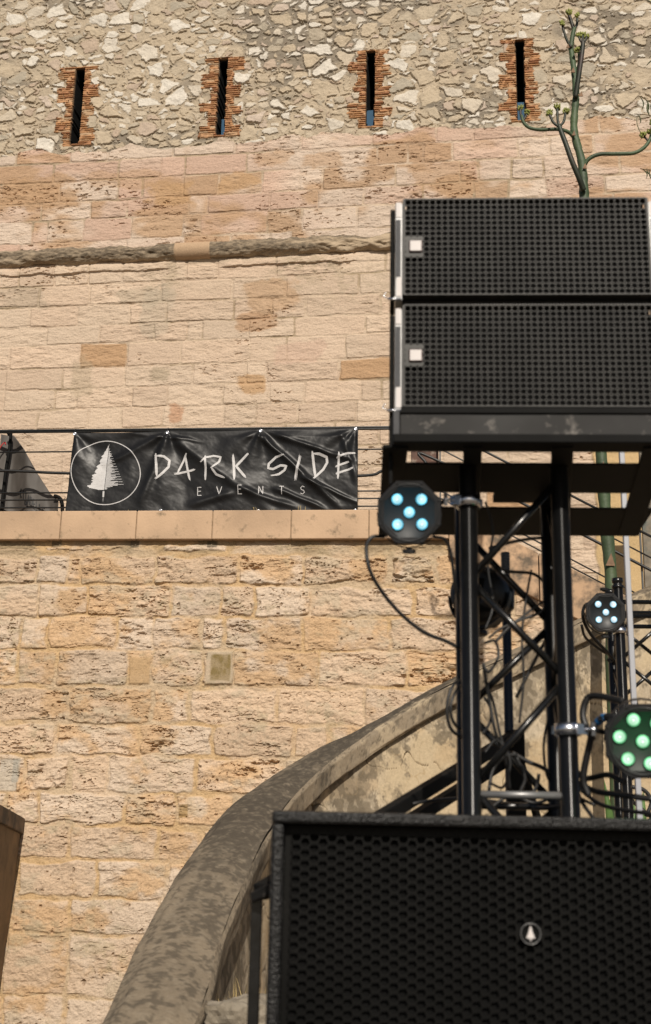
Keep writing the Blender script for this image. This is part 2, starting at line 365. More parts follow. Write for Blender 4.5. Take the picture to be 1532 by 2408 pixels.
R = np.maximum(np.maximum(R1, R2), R3)
hs = np.where(R1 > R2, hashn(i1, j1, 107), np.where(R2 > R3, hashn(i2, j2, 107), hashn(i3, j3, 107)))
ht = np.where(R1 > R2, hashn(i1, j1, 108), np.where(R2 > R3, hashn(i2, j2, 108), hashn(i3, j3, 108)))
HR = R*(.006+.020*ht) + R1*(dx1*(hashn(i1, j1, 109)-.5)*.05 + dy1*(hashn(i1, j1, 110)-.6)*.05) + (fbm(U*9, V*10, 111, 5, .55)-.5)*.030 + (fbm(U*34, V*34, 112, 3)-.5)*.007
white = np.array([.62, .575, .50]); tan = np.array([.47, .39, .285]); grey = np.array([.37, .335, .27]); rose = np.array([.44, .34, .265])
cs = mixc(np.broadcast_to(tan, U.shape+(3,)), white, sst(hs, .40, .9)); cs = mixc(cs, grey, sst(hs, .25, .0)*.8); cs = mixc(cs, rose, (np.abs(ht-.5) < .05)*.7)
cs = cs*(.9+.2*fbm(U*12, V*14, 113, 3))[..., None]
rm = mixc(np.broadcast_to(np.array([.41, .34, .25]), U.shape+(3,)), np.array([.23, .195, .15]), sst(fbm(U*1.1+7, V*1.5, 115, 5, .6), .46, .62)); rm = mixc(rm, tan*1.02, sst(fbm(U*1.6+37, V*2.1, 117, 4, .6), .5, .66)*.7)
cs = mixc(rm, cs, R); 
H = H*(1-rub)+HR*rub; cA = mixc(cA, cs, rub)
# arrow slits with brick jambs
slits = [((190, 162), (175, 340), 22), ((527, 140), (517, 318), 20), ((873, 122), (870, 297), 20), ((1222, 95), (1227, 282), 20)]
SL = []
for k, (tp, bt, wpx) in enumerate(slits):
    ut, vt_ = FORT.uv(*tp); ub, vb_ = FORT.uv(*bt); uc = (ut+ub)/2; hw = abs(FORT.uv(bt[0]+wpx/2, bt[1])[0]-ub)
    SL.append((uc, hw, vb_, vt_))
    r_ = np.random.RandomState(200+k); dv = V-vb_; su = np.abs(U-uc)-hw; side = (U > uc)
    bh = .0335; wob = (fbm(U*7+k*9, V*3, 120, 2)-.5)*.022; cidx = np.floor((dv+wob)/bh).astype(int); fv = (dv+wob)/bh-cidx
    wl = np.zeros(64); wr = np.zeros(64); cl = r_.uniform(.07, .1); ci_ = 0; tog = [0, 1]
    for arr in (wl, wr):
        i = 0; big_ = r_.rand() > .5
        while i < 64:
            n = r_.randint(4, 8); wv = r_.uniform(.17, .24) if big_ else r_.uniform(.09, .13)
            arr[i:i+n] = wv; i += n; big_ = not big_
        arr += r_.uniform(-.014, .014, 64)
    cc = np.clip(cidx, 0, 63); wid = np.where(side, wr[cc], wl[cc])
    inb = (dv > -.035) & (V < vt_+.02) & (su < wid+(fbm(U*18, V*30, 134+k, 2)-.5)*.05) & (su > -hw-1)
    bl = np.floor((U-uc+hashn(cc, cc*0+k, 130)*.3)/.17).astype(int); fu = (U-uc+hashn(cc, cc*0+k, 130)*.3)/.17-bl
    bm = sst(np.minimum(fv, 1-fv)*bh, .002, .006)*sst(np.minimum(fu, 1-fu)*.17, .002, .006)
    hbk = hashn(cc*3+k, bl+50, 131)
    cb = mixc(np.broadcast_to(np.array([.44, .235, .115]), U.shape+(3,)), np.array([.31, .145, .075]), sst(hbk, .5, .95)); cb = mixc(cb, np.array([.46, .34, .22]), sst(hbk, .3, .0)*.9)
    cb = mixc(np.broadcast_to(np.array([.36, .24, .14]), U.shape+(3,)), cb, bm)*(.8+.4*fbm(U*20, V*25, 132, 2))[..., None]
    m = inb & (su > -hw)
    H = np.where(m, bm*(.012+.016*hbk) + (fbm(U*25, V*30, 133, 2)-.5)*.010, H); cA = np.where(m[..., None], cb, cA)
    hole = (su+ (fbm(U*2, V*22, 140+k, 2)-.5)*.016 < 0) & (dv > 0) & (V < vt_)
    deep = (su+.013 + (fbm(U*2, V*22, 140+k, 2)-.5)*.016 < 0) & (dv > .012) & (V < vt_-.012)
    H = np.where(hole, np.where(deep, -.62, -.035), H); cA = np.where(hole[..., None], np.where(deep, .004, .012)[..., None]*np.ones(3), cA)  # slit interior coloured near black: the shade inside is put into the colour
pos = FORT.o + U[..., None]*FORT.u + V[..., None]*np.array([0, 0, 1.]) + H[..., None]*FORT.n
A = lambda u, v, o: FORT.at(u, v, o)
ex = [A(-8, 3.2, -.9), A(us[-1], 3.2, -.9), A(us[-1], vs[-1], -.9), A(-8, vs[-1], -.9), A(-8, 3.2, 0), A(us[-1], 3.2, 0), A(us[-1], vs[-1], 0), A(-8, vs[-1], 0)]
fort = empty('fort_wall', FORT.at(0, 3.2, 0), 'tall pale fortress wall, rubble masonry with arrow slits above coursed stone blocks', 'wall')
grid_obj('masonry', pos, cA, M_STONE, parent=fort, extra=(ex, [(1, 0, 3, 2), (0, 1, 5, 4), (3, 7, 6, 2), (0, 4, 7, 3), (1, 2, 6, 5)]))
# string course: a rolled moulding, broken and stained
uu = np.arange(FORT.uv(-40, 600)[0]-1.2, FORT.uv(1600, 600)[0]+1.2, .012); th = np.linspace(-1.75, 1.75, 44); TT, UU = np.meshgrid(th, uu, indexing='ij')
ln = fbm(UU*1.3, TT*.4, 150, 4); chunk = sst(fbm(UU*2.1+5, TT*.6, 152, 3), .55, .68)
uc0, uc1 = FORT.uv(415, 590)[0], FORT.uv(497, 590)[0]; clean = sst(UU, uc0-.004, uc0+.004)*(1-sst(UU, uc1-.004, uc1+.004))
rr = .118*(1-.25*chunk) + (fbm(UU*7, TT*2, 154, 4)-.5)*.06 + (fbm(UU*28, TT*9, 157, 3)-.5)*.016
rr = rr*(1-clean)+clean*.122
HH = np.cos(TT)*rr; VV = VC + np.sin(TT)*rr*(1.0)
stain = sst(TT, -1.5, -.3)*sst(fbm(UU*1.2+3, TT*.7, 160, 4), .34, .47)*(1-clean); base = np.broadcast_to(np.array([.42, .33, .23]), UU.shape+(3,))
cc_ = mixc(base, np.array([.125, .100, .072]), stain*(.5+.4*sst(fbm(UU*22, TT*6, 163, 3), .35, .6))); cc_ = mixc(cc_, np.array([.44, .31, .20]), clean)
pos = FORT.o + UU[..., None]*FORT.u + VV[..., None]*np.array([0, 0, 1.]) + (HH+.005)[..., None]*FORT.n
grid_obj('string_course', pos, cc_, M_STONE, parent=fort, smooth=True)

# blue boards standing inside three of the slits
lab = ['blue board low inside the second arrow slit from the left', 'blue board filling the foot of the third arrow slit from the left', 'blue board at the foot of the rightmost arrow slit, behind the plant stem']
tops = [(522, 284), (871, 263), (1226, 244)]
for k in range(3):
    uc, hw, v0, v1 = SL[k+1]; vtp = FORT.uv(*tops[k])[1]
    hw2 = hw*(.45 if k == 0 else 1.05); c = FORT.at(uc+(hw*.5 if k == 0 else 0), (v0+vtp)/2+.03, -.07)
    bo = MB().box(c, hw2, .015, (vtp-v0)/2+.03, (FORT.u, FORT.n, np.array([0, 0, 1.]))).build('blue_board', M_BBOARD)
    tag(bo, lab[k], 'board', 'blue boards in the arrow slits')

# ================================================================ the terrace wall (lower)
def zt(y, x=400): return TER.uv(x, y)[1]
def ju(x, y): return TER.uv(x, y)[0]
spec = [(1307, 1374, [-90, 89, 160, 190, 367, 557, 715, 917, 1025, 1140]), (1377, 1449, [-70, 92, 206, 402, 523, 600, 735, 972, 1100]),
        (1451, 1528, [-60, 50, 113, 277, 360, 475, 532, 715, 917, 1080]), (1530, 1612, [-80, 41, 132, 302, 358, 474, 549, 750, 957, 1110]),
        (1617, 1701, [-70, 163, 357, 446, 652, 858, 1020, 1200]), (1703, 1778, [-60, 130, 324, 500, 691, 777, 875, 1030]),
        (1780, 1866, [-50, 53, 165, 255, 460, 668, 850, 1000]), (1868, 1942, [-100, 15, 92, 295, 415, 560, 700, 900]),
        (1945, 2024, [-120, 0, 166, 370, 476, 640, 820]), (2028, 2115, [-90, 38, 225, 390, 560, 740]),
        (2118, 2202, [-70, 27, 163, 372, 520, 700]), (2205, 2348, [-60, 12, 158, 330, 470, 640]), (2350, 2440, [-50, 6, 150, 295, 430, 600])]
rows = []; rs = np.random.RandomState(5)
VL = zt(1272); 
rows.append((zt(1303), zt(1276), None))
for (ya, yb, js) in spec: rows.append((zt(yb)-.006, zt(ya)+.006, [ju(x, (ya+yb)/2) for x in js]))
v = rows[-1][0]
while v > .0: rows.append((v-.33, v, None)); v -= .33
R2_ = []
for (a, b_, js) in rows:
    if js is None:
        js = [-7.5]
        while js[-1] < 9: js.append(js[-1]+rs.uniform(.3, .8))
    else:
        js = list(js)
        while js[0] > -7: js.insert(0, js[0]-rs.uniform(.4, .85))
        while js[-1] < 8: js.append(js[-1]+rs.uniform(.4, .9))
    R2_.append((a, b_, js))
rows = R2_
uB, vB = TER.uv(1060, 1205); uE, vE = TER.uv(1430, 1385)  # where the coping starts to fall, and a point down its slope
slope = (vE-vB)/(uE-uB)
uL0 = TER.uv(-30, 1300)[0]; uL1 = TER.uv(1320, 1300)[0]; vlow = TER.uv(300, 2425)[1]
us = steps(-6.5, uL0-.1, uL1, 7, .06, .0095); vs = steps(-.02, vlow, VL+.05, VL+.06, .08, .0092); vs[-1] = VL+.04
U, V = np.meshgrid(us, vs)
d, rid, bid, lu, lv = ashlar(U, V, rows, .034, 301)
hb = lambda s: hashn(rid*11+7, bid*17+3, s)
jw = .004+.020*hb(310)*(.3+1.3*fbm(U*4, V*4, 311, 2))
top = (rid == 0)
jw = jw*(1-.75*sst(fbm(U*1.9+5, V*2.1, 370, 4), .5, .62))
jw = np.where(top, .02+.05*hb(309), jw)
big_ = (rid > 0)
stone = sst(d, jw, jw+.018)
rough = .18+1.15*np.clip(hb(312)**1.3+.22*(V > zt(1900))-.12, 0, 1)*(.55+.9*sst(fbm(U*1.8+13, V*2.2, 367, 3), .35, .65))     # the upper courses are the more weathered
lam = fbm(U*4.5+hb(313)*30, V*17+hb(314)*20, 315, 5, .58)
ridge = 1-np.abs(fbm(U*3.5+9, V*11, 317, 4, .55)*2-1)*2.2
pit = sst(fbm(U*9+4, V*26, 319, 5, .62), .57, .69)*sst(fbm(U*2.1, V*2.6, 321, 3), .36, .62)
hole = sst(fbm(U*24, V*30, 323, 2), .80, .88)*(hb(324) > .35)
crack = sst(fbm(U*3.1+60, V*9+11, 325, 4, .55), .492, .5)*(1-sst(fbm(U*3.1+60, V*9+11, 325, 4, .55), .502, .512))*(hb(326) > .45)
bulge = (1-np.maximum(np.abs(lu), np.abs(lv))**3)
rough = rough*(.30+.58*sst(V, zt(2120), zt(1830)))
lam2 = fbm(U*7+hb(313)*30, V*9+hb(314)*20, 365, 5, .6); mixl = hb(366)
H = stone*(.004+.012*hb(327)+.005*bulge) + stone*(((lam-.5)*(.35+.65*mixl)+(lam2-.5)*(.8-.5*mixl))*.078*rough) - pit*.036*stone*rough - hole*.02*stone - crack*.02*stone*rough
H += (fbm(U*12, V*14, 329, 4, .6)-.5)*.026 + (fbm(U*42, V*60, 331, 3)-.5)*.010
cp = np.array([.53, .395, .275]); cw = np.array([.56, .45, .345]); co_ = np.array([.50, .335, .19]); cm = np.array([.49, .34, .185])
cA = mixc(np.broadcast_to(cp, U.shape+(3,)), cw, sst(hb(332)*.6+fbm(U*2, V*2.4, 333, 4)*.7, .5, .9)); cA = mixc(cA, co_, sst(fbm(U*2.4+9, V*3, 335, 5, .6)+.3*(hb(336)-.5), .50, .66)*.85)
cA = cA*(.90+.19*hb(337))[..., None]; cA = mixc(cA, np.array([.43, .36, .26]), sst(fbm(U*3.4+77, V*6, 369, 5, .65), .56, .68)*.55)
cMm = mixc(np.broadcast_to(cm, U.shape+(3,)), np.array([.47, .36, .24]), sst(fbm(U*2.6, V*3, 339, 4), .4, .65))
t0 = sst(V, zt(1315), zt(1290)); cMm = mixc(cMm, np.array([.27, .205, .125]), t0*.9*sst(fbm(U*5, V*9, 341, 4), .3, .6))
blur_ = sst(fbm(U*1.7+31, V*2.3, 368, 4), .5, .62); cMm = mixc(cMm, cA, blur_*.6)
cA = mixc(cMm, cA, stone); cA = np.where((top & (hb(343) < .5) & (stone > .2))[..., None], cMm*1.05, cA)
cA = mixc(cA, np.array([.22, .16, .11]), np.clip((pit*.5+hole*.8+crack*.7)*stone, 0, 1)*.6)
gst = sst(fbm(U*3+80, V*4, 345, 5, .62), .60, .72)*sst(fbm(U*22, V*26, 347, 3), .4, .6); cA = mixc(cA, np.array([.38, .31, .2]), gst*.5)
def patch(x, y, rx, ry, c, k=.85, seedp=0):
    global cA
    a, b_ = TER.uv(x, y); a1, _ = TER.uv(x+rx, y); _, b1 = TER.uv(x, y-ry)
    q = np.maximum(np.abs(U-a)/(a1-a), np.abs(V-b_)/(b1-b_)) + (fbm(U*8, V*8, 350+seedp, 3)-.5)*.25
    mk = (1-sst(q, .86, 1.02)); cA = mixc(cA, np.array(c), mk*k); return mk
mk = patch(517, 1570, 34, 42, (.40, .34, .25), .5, 1); H = H*(1-mk)+mk*.02
mk = patch(519, 1571, 24, 33, (.20, .145, .055), .6+.35*sst(fbm(U*14, V*14, 360, 4), .3, .6), 2)
mk = patch(330, 1577, 26, 34, (.44, .30, .165), .9, 3); H = H*(1-mk*.8)+mk*.012
mk = patch(20, 1822, 24, 40, (.45, .42, .36), .7, 4); H = H*(1-mk*.6)
patch(432, 1907, 11, 17, (.30, .19, .07), .75, 5); patch(38, 1812, 9, 30, (.30, .29, .25), .6, 6)
for x, y, s_ in ((134, 1279, 12), (318, 1280, 10), (500, 1280, 12)): patch(x, y, s_, 7, (.10, .085, .06), .75, 7)
keep = V < np.where(U > uB, vB-.2+(U-uB)*slope, 99)
pos = TER.o + U[..., None]*TER.u + V[..., None]*np.array([0, 0, 1.]) + H[..., None]*TER.n
tw = empty('terrace_wall', TER.at(0, 0, 0), 'retaining wall of rough ochre limestone blocks under the terrace railing', 'wall')
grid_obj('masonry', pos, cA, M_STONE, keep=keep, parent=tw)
vtop = VL+.03; uEnd = 7.0; uX = uB+(vtop-vB+.2)/slope
MB().prism([TER.at(-6.5, 0, -.04), TER.at(uEnd, 0, -.04), TER.at(uEnd, max(.2, vB-.2+(uEnd-uB)*slope), -.04), TER.at(uX, vtop, -.04), TER.at(-6.5, vtop, -.04)], -TER.n*.5).build('core', M_EARTH, tw)
# coping slabs
jx = [-217, -35, 143, 321, 500, 685, 868]
ct, cb = zt(1205, 400), zt(1272, 400)
Xs = [TER.uv(x, 1240, .06)[0] for x in jx] + [uB-.02]
while Xs[0] > -6: Xs.insert(0, Xs[0]-.72)
for i in range(len(Xs)-1):
    a, b_ = Xs[i]+.004, Xs[i+1]-.004
    MB().prism([TER.at(a, cb, .07), TER.at(b_, cb, .07), TER.at(b_, ct, .07), TER.at(a, ct, .07)], -TER.n*.5).build('coping_slab', M_COPING, tw, bevel=.008)
MB().prism([TER.at(Xs[0], cb+.004, .052), TER.at(Xs[-1], cb+.004, .052), TER.at(Xs[-1], ct-.006, .052), TER.at(Xs[0], ct-.006, .052)], -TER.n*.4).build('mortar_bed', M_EARTH, tw)
# falling coping beside the stair
n = 7; seg = .95; dslope = np.array([1, slope])/math.hypot(1, slope)
M_COPD = mat('stained_coping_stone', (.47, .31, .19), .85, var=.2, nscale=2.5, bump=.002, bscale=60, spots=(.13, .10, .07), spot_scale=4.5, spot_lo=.44, spot_hi=.60)
for i in range(n):
    a = uB-.02+i*seg*dslope[0]+.004; va = ct-.0+i*seg*dslope[1]; b_ = a+seg*dslope[0]-.008; vb2 = va+(seg-.008)*dslope[1]
    if vb2 < .3: break
    MB().prism([TER.at(a, va-.46, .07), TER.at(b_, vb2-.46, .07), TER.at(b_, vb2, .07), TER.at(a, va, .07)], -TER.n*.5).build('coping_slab', M_COPD, tw, bevel=.008, label='dark-stained sloping slab')
# terrace floor between the walls
o = MB().prism([TER.at(-6.5, ct-.25, -.4), TER.at(uB, ct-.25, -.4), FORT.at(3.0, ct-.25, .3), FORT.at(-8, ct-.25, .3)], (0, 0, .2)).build('terrace_paving', M_FLOOR); tag(o, kind='structure')
o = MB().prism([TER.at(uB+.01, ct-.25, -.44), TER.at(uEnd, ct-.25+(uEnd-uB)*slope, -.44), TER.at(uEnd, .2, -.44), TER.at(uB+.01, .2, -.44)], -TER.n*1.9).build('stair_ramp', M_FLOOR); tag(o, kind='structure')

# ================================================================ railing on the terrace
RO = -.06
rail = empty('railing', TER.at(0, ct, RO), 'thin black iron railing along the terrace edge and down the stair', 'railing')
ys = [(1016, .013, 'top_rail'), (1063, .008, 'rail'), (1159, .008, 'rail'), (1176, .008, 'rail'), (1194, .008, 'rail')]
uR, vR = TER.uv(1035, 1004, RO); u2, v2 = TER.uv(1532, 1259, RO); rs_ = (v2-vR)/(u2-uR)
vtopr = TER.uv(70, 1016, RO)[1]
for y, r, nm in ys:
    v = TER.uv(70, y, RO)[1]
    MB().tube([TER.at(-6.4, v, RO), TER.at(uR, v, RO), TER.at(uR+3.6, v+3.6*rs_, RO)], r, 8).build(nm, M_RAIL, rail)
v = vtopr
MB().box(TER.at((uR-6.4)/2, v+.016, RO), (uR+6.4)/2, .02, .005, (TER.u, TER.n, np.array([0, 0, 1.]))).build('handrail_cap', M_RAIL, rail)
for u in [-5.9, -4.6, -.95, uR, uR+1.9]:
    vv = v if u <= uR else v+(u-uR)*rs_
    MB().box(TER.at(u, vv-.48, RO-.016), .008, .015, .48, (TER.u, TER.n, np.array([0, 0, 1.]))).build('post', M_RAIL, rail)
# thick hose lashed along the railing
vh = TER.uv(70, 1111, RO)[1]
pts = [TER.at(-6.3, vh, RO+.03), TER.at(-3.6, vh+.01, RO+.03), TER.at(TER.uv(60, 1111)[0], vh, RO+.03), TER.at(TER.uv(150, 1114, RO)[0], vh-.02, RO+.03), TER.at(TER.uv(500, 1118, RO)[0], vh-.05, RO-.03), TER.at(TER.uv(840, 1130, RO)[0], vh-.07, RO+.03), TER.at(TER.uv(905, 1112, RO)[0], vh-.02, RO+.04), TER.at(TER.uv(1000, 1092, RO)[0], vh+.03, RO+.04), TER.at(uR+.1, vh+.02, RO+.03), TER.at(uR+3.5, vh+.02+3.4*rs_, RO+.03)]
o = MB().tube(crom(pts, 8), .015, 8).build('cable', M_CABLE); tag(o, 'thick black cable lashed along the middle of the terrace railing', 'cable')
# rusty plate on the railing, just left of the bend
a, b_ = TER.uv(967, 1060, -.25); c_, d_ = TER.uv(1032, 1125, -.25)
o = MB().box(TER.at((a+c_)/2, (b_+d_)/2, -.25), (c_-a)/2, .015, (b_-d_)/2, (TER.u, TER.n, np.array([0, 0, 1.]))).build('rusty_plate', M_RUST, bevel=.004); tag(o, 'rusty brown metal plate behind the railing, under the speaker frame', 'plate')
MB().box(TER.at((a+c_)/2, (d_+ct-.1)/2-.05, -.27), .02, .012, (d_-ct+.1)/2+.04, (TER.u, TER.n, np.array([0, 0, 1.]))).build('post', M_RUST, o)
# weathered board at the right
wp = Plane(1520, 1300, 13.3, 6)
a, b_ = wp.uv(1507, 1190); c_, d_ = wp.uv(1560, 1430)
o = MB().prism([wp.at(a, d_-.3, 0), wp.at(c_, d_-.3, 0), wp.at(c_+.01, b_+.7, 0), wp.at(a+.02, b_+.7, 0)], -wp.n*.08).build('wooden_board', M_WOOD); tag(o, 'weathered grey wooden board standing behind the stair rails at the right', 'board')

# ================================================================ stroke lettering
FONT = {'D': [[(0, 0), (0, 1), (.55, .92), (.8, .5), (.5, .05), (0, 0)]], 'A': [[(0, 0), (.42, 1), (.8, 0)], [(.12, .35), (.7, .35)]], 'C': [[(.75, .85), (.4, 1), (.05, .6), (.1, .15), (.45, 0), (.75, .15)]],
        'I': [[(.4, 0), (.4, 1)]], 'T': [[(.4, 0), (.4, 1)], [(0, 1), (.8, 1)]], 'E': [[(.7, 1), (.05, 1), (.05, 0), (.72, 0)], [(.05, .52), (.6, .52)]], 'L': [[(.05, 1), (.05, 0), (.7, 0)]],
        'V': [[(0, 1), (.4, 0), (.8, 1)]], 'N': [[(.05, 0), (.05, 1), (.75, 0), (.75, 1)]], 'S': [[(.72, .88), (.4, 1), (.08, .78), (.2, .56), (.6, .45), (.74, .22), (.4, 0), (.05, .12)]],
        'M': [[(0, 0), (.1, 1), (.4, .3), (.7, 1), (.8, 0)]], 'R': [[(.05, 0), (.05, 1), (.6, .95), (.7, .7), (.5, .5), (.05, .48)], [(.4, .48), (.75, 0)]]}
# ================================================================ banner
BO = RO+.035
bTL, bTR, bBR, bBL = TER.uv(176, 1017, BO), TER.uv(843, 1005, BO), TER.uv(842, 1203, BO), TER.uv(156, 1206, BO)
bBR = (bBR[0], bBR[1]-.05); bBL = (bBL[0], bBL[1]-.05)
gro = [TER.uv(x, y, BO) for x, y in ((177, 1021), (395, 1018), (614, 1014), (837, 1009))]
grb = [TER.uv(x, y, BO) for x, y in ((380, 1203), (608, 1202), (836, 1201))]
def ban_h(u, v):
    u = np.asarray(u, float); v = np.asarray(v, float)
    h = (fbm(u*2.2+5, v*2.2, 500, 3)-.5)*.07
    for k, (gu, gv) in enumerate(gro):
        dx = u-gu; dy = gv-v; r = np.sqrt(dx*dx+dy*dy)+1e-4; th = np.arctan2(dx, np.maximum(dy, 0)+.02)
        h = h + .016*np.exp(-r/.5)*np.sin(th*(6+k)+k*1.7)*np.minimum(r/.12, 1) + .018*np.exp(-r/.9)*np.cos(th*3.1+k)*np.minimum(r/.3, 1)
    # long diagonal folds
    for (x0, y0, x1, y1, wd, am) in ((600, 1015, 800, 1195, .030, .030), (640, 1020, 840, 1090, .028, .022), (395, 1020, 250, 1095, .035, .022), (400, 1030, 640, 1200, .05, .022), (640, 1145, 770, 1200, .028, .026), (700, 1120, 842, 1185, .022, .02), (560, 1150, 700, 1195, .03, .024), (280, 1015, 480, 1040, .02, .014), (395, 1020, 330, 1190, .04, .02), (800, 1012, 842, 1140, .03, .018), (440, 1190, 560, 1160, .04, .025)):
        a = np.array(TER.uv(x0, y0, BO)); b2 = np.array(TER.uv(x1, y1, BO)); t = b2-a; Lg = np.linalg.norm(t); t /= Lg; nn = np.array([-t[1], t[0]])
        s_ = (u-a[0])*t[0]+(v-a[1])*t[1]; q = (u-a[0])*nn[0]+(v-a[1])*nn[1] + (fbm(u*4, v*4, 520, 2)-.5)*.03
        h = h + am*np.exp(-(q/wd)**2)*sst(s_, -.03, .12)*(1-sst(s_, Lg*.75, Lg*1.1))
    h = h*.95 + (fbm(u*9+v*4, v*11, 530, 4, .6)-.5)*.007
    return np.clip(h+.02, -.02, .12)
def ban_pt(s, t, off=0):
    # s across, t down
    u = (bTL[0]*(1-s)+bTR[0]*s)*(1-t)+(bBL[0]*(1-s)+bBR[0]*s)*t; v = (bTL[1]*(1-s)+bTR[1]*s)*(1-t)+(bBL[1]*(1-s)+bBR[1]*s)*t
    v = v - .012*np.abs(np.sin(np.asarray(s)*math.pi*3))*(1-t)
    h = ban_h(u, v)*np.minimum(np.minimum(t*8+.15, 1), 1)
    return u, v, h+off
def uvpt(u, v, off):
    h = ban_h(u, v)*np.minimum(np.clip((bTL[1]-v)*8/.7+.15, .15, 1), 1); return TER.at(u, v, BO+float(h)+off)
ss, tt = np.meshgrid(np.linspace(0, 1, 360), np.linspace(0, 1, 110)); u, v, h = ban_pt(ss, tt)
h = ban_h(u, v)*np.minimum(np.clip((bTL[1]-v)*8/.7+.15, .15, 1), 1)
bann = empty('event_banner', TER.at((bTL[0]+bTR[0])/2, bTL[1], BO), 'wide wrinkled black vinyl banner with white tree emblem and brush lettering on the railing', 'banner')
pos = TER.o + u[..., None]*TER.u + v[..., None]*np.array([0, 0, 1.]) + (BO+h)[..., None]*TER.n
posb = pos - TER.n*.0015
vo = np.full(u.shape+(3,), .02)
sh = grid_obj('sheet', pos, vo, M_VINYL, parent=bann, smooth=True); so_ = sh.modifiers.new('thick', 'SOLIDIFY'); so_.thickness = .0012; so_.offset = -1
def px2u(x, y): return TER.uv(x, y, BO+.03)
def strokes(mb, segs, wd, off=.004, step=.018, fn=px2u, taper=True, conform=None):
    cf = conform or uvpt
    for pl in segs:
        q = [np.array(fn(x, y)) for x, y in pl]; pts = [q[0]]
        for a, b2 in zip(q[:-1], q[1:]):
            n_ = max(1, int(np.linalg.norm(b2-a)/step)); pts += [a+(b2-a)*(j+1)/n_ for j in range(n_)]
        m_ = len(pts); vs_ = []; fs_ = []
        for i in range(m_):
            t = pts[min(i+1, m_-1)]-pts[max(0, i-1)]; t = t/(np.linalg.norm(t)+1e-9); nn = np.array([-t[1], t[0]])
            k = 1 if not taper else min(1, .35+ .65*min(i, m_-1-i)/max(1, m_*.12))
            for sgn in (-1, 1):
                p = pts[i]+nn*sgn*wd/2*k; vs_.append(cf(p[0], p[1], off))
        fs_ = [(2*i, 2*i+1, 2*i+3, 2*i+2) for i in range(m_-1)]
        mb.add(vs_, fs_)
mb = MB(); ring = [(249+81*math.cos(a)+1.2*math.sin(3*a), 1111+76*math.sin(a)) for a in np.linspace(0, 2*math.pi, 90)]
strokes(mb, [ring], .009, step=.03, taper=False); mb.build('ring_emblem', M_INK, bann)
mb = MB(); Z = lambda x, y: (141+.268*x, 993+.268*y)
LC = [(183, 427), (215, 414), (222, 409), (240, 396), (262, 383), (268, 388), (290, 360), (300, 372), (318, 358), (338, 344), (350, 358), (372, 336), (385, 322), (395, 332), (415, 318), (432, 308), (445, 326), (462, 282), (475, 296), (490, 283), (500, 305), (508, 278), (520, 292), (535, 278), (548, 275), (557, 242), (572, 262), (580, 300), (590, 350)]
for yy in np.arange(200, 588, 2.2):
    xl = np.interp(yy, [a for a, _ in LC], [b2 for _, b2 in LC]) + random.uniform(-5, 5); xc = 425-(yy-183)*.088
    if xl < xc-2: strokes(mb, [[Z(xl, yy), Z(xc-1, yy)]], .0098, off=.0042, step=.04, taper=False)
yy = 222; k = 0
while yy < 586:
    xc = 425-(yy-183)*.088; full = 432+(yy-222)*.40 if yy < 566 else 440; Lr = full if k % 5 == 0 else xc+(full-xc)*random.uniform(.3, .75)
    strokes(mb, [[Z(xc+3, yy), Z(Lr, yy+1)]], .0042, off=.0042, step=.03, taper=False); yy += 4.6; k += 1
strokes(mb, [[Z(428, 181), Z(416, 222), Z(410, 240)]], .004, off=.0042); strokes(mb, [[Z(386, 590), Z(385, 606)], [Z(381, 655), Z(380, 698)]], .004); strokes(mb, [[Z(384, 604), Z(382, 655)]], .018, taper=False)
mb.build('tree_emblem', M_INK, bann)
LET = []; Y2 = lambda x, y: (521+.228*x, 1011+.228*y)
def brush(segs, f, wd=.025, rep=4, spread=7):
    mb = MB()
    for sg in segs:
        strokes(mb, [[f(*p) for p in sg]], wd, off=.0045)
        for r_ in range(rep):
            ox = random.uniform(-spread, spread); oy = random.uniform(-spread*.6, spread*.6); e0 = random.uniform(-10, 10)
            s2 = [(x+ox, y+oy) for x, y in sg]; s2[0] = (s2[0][0], s2[0][1]+e0); s2[-1] = (s2[-1][0]+e0*.3, s2[-1][1]+e0*.8)
            strokes(mb, [[f(*p) for p in s2]], .0055, off=.0047+.0002*r_)
    mb.build('letter', M_INK, bann)
brush([[(840, 268), (850, 380), (852, 475)], [(835, 295), (915, 300), (962, 335), (955, 390), (905, 445), (842, 500)]], Z)
brush([[(1108, 268), (1080, 340), (1030, 440)], [(1098, 290), (1115, 390), (1136, 500)], [(1003, 452), (1090, 432), (1186, 410)]], Z, .021)
brush([[(1275, 295), (1282, 400), (1275, 505)], [(1240, 352), (1280, 310), (1350, 295), (1412, 305), (1400, 345), (1330, 405)], [(1330, 400), (1375, 460), (1450, 492)]], Z, .021)
brush([[(120, 255), (130, 380), (137, 520)], [(278, 240), (210, 310), (145, 380)], [(150, 370), (200, 430), (255, 495)]], Y2)
brush([[(648, 258), (560, 275), (485, 340), (480, 385), (530, 395), (610, 360), (668, 368), (650, 410), (590, 450), (508, 465)]], Y2, .024)
brush([[(810, 262), (782, 380), (757, 515)]], Y2, .012, 5, 14)
brush([[(938, 218), (950, 340), (968, 480)], [(935, 240), (1010, 245), (1085, 275), (1090, 330), (1050, 400), (950, 498)]], Y2, .025)
brush([[(1215, 230), (1208, 360), (1202, 502)], [(1190, 285), (1270, 250), (1380, 228)], [(1178, 372), (1240, 350), (1315, 322)], [(1180, 450), (1260, 420), (1358, 388)]], Y2, .021)
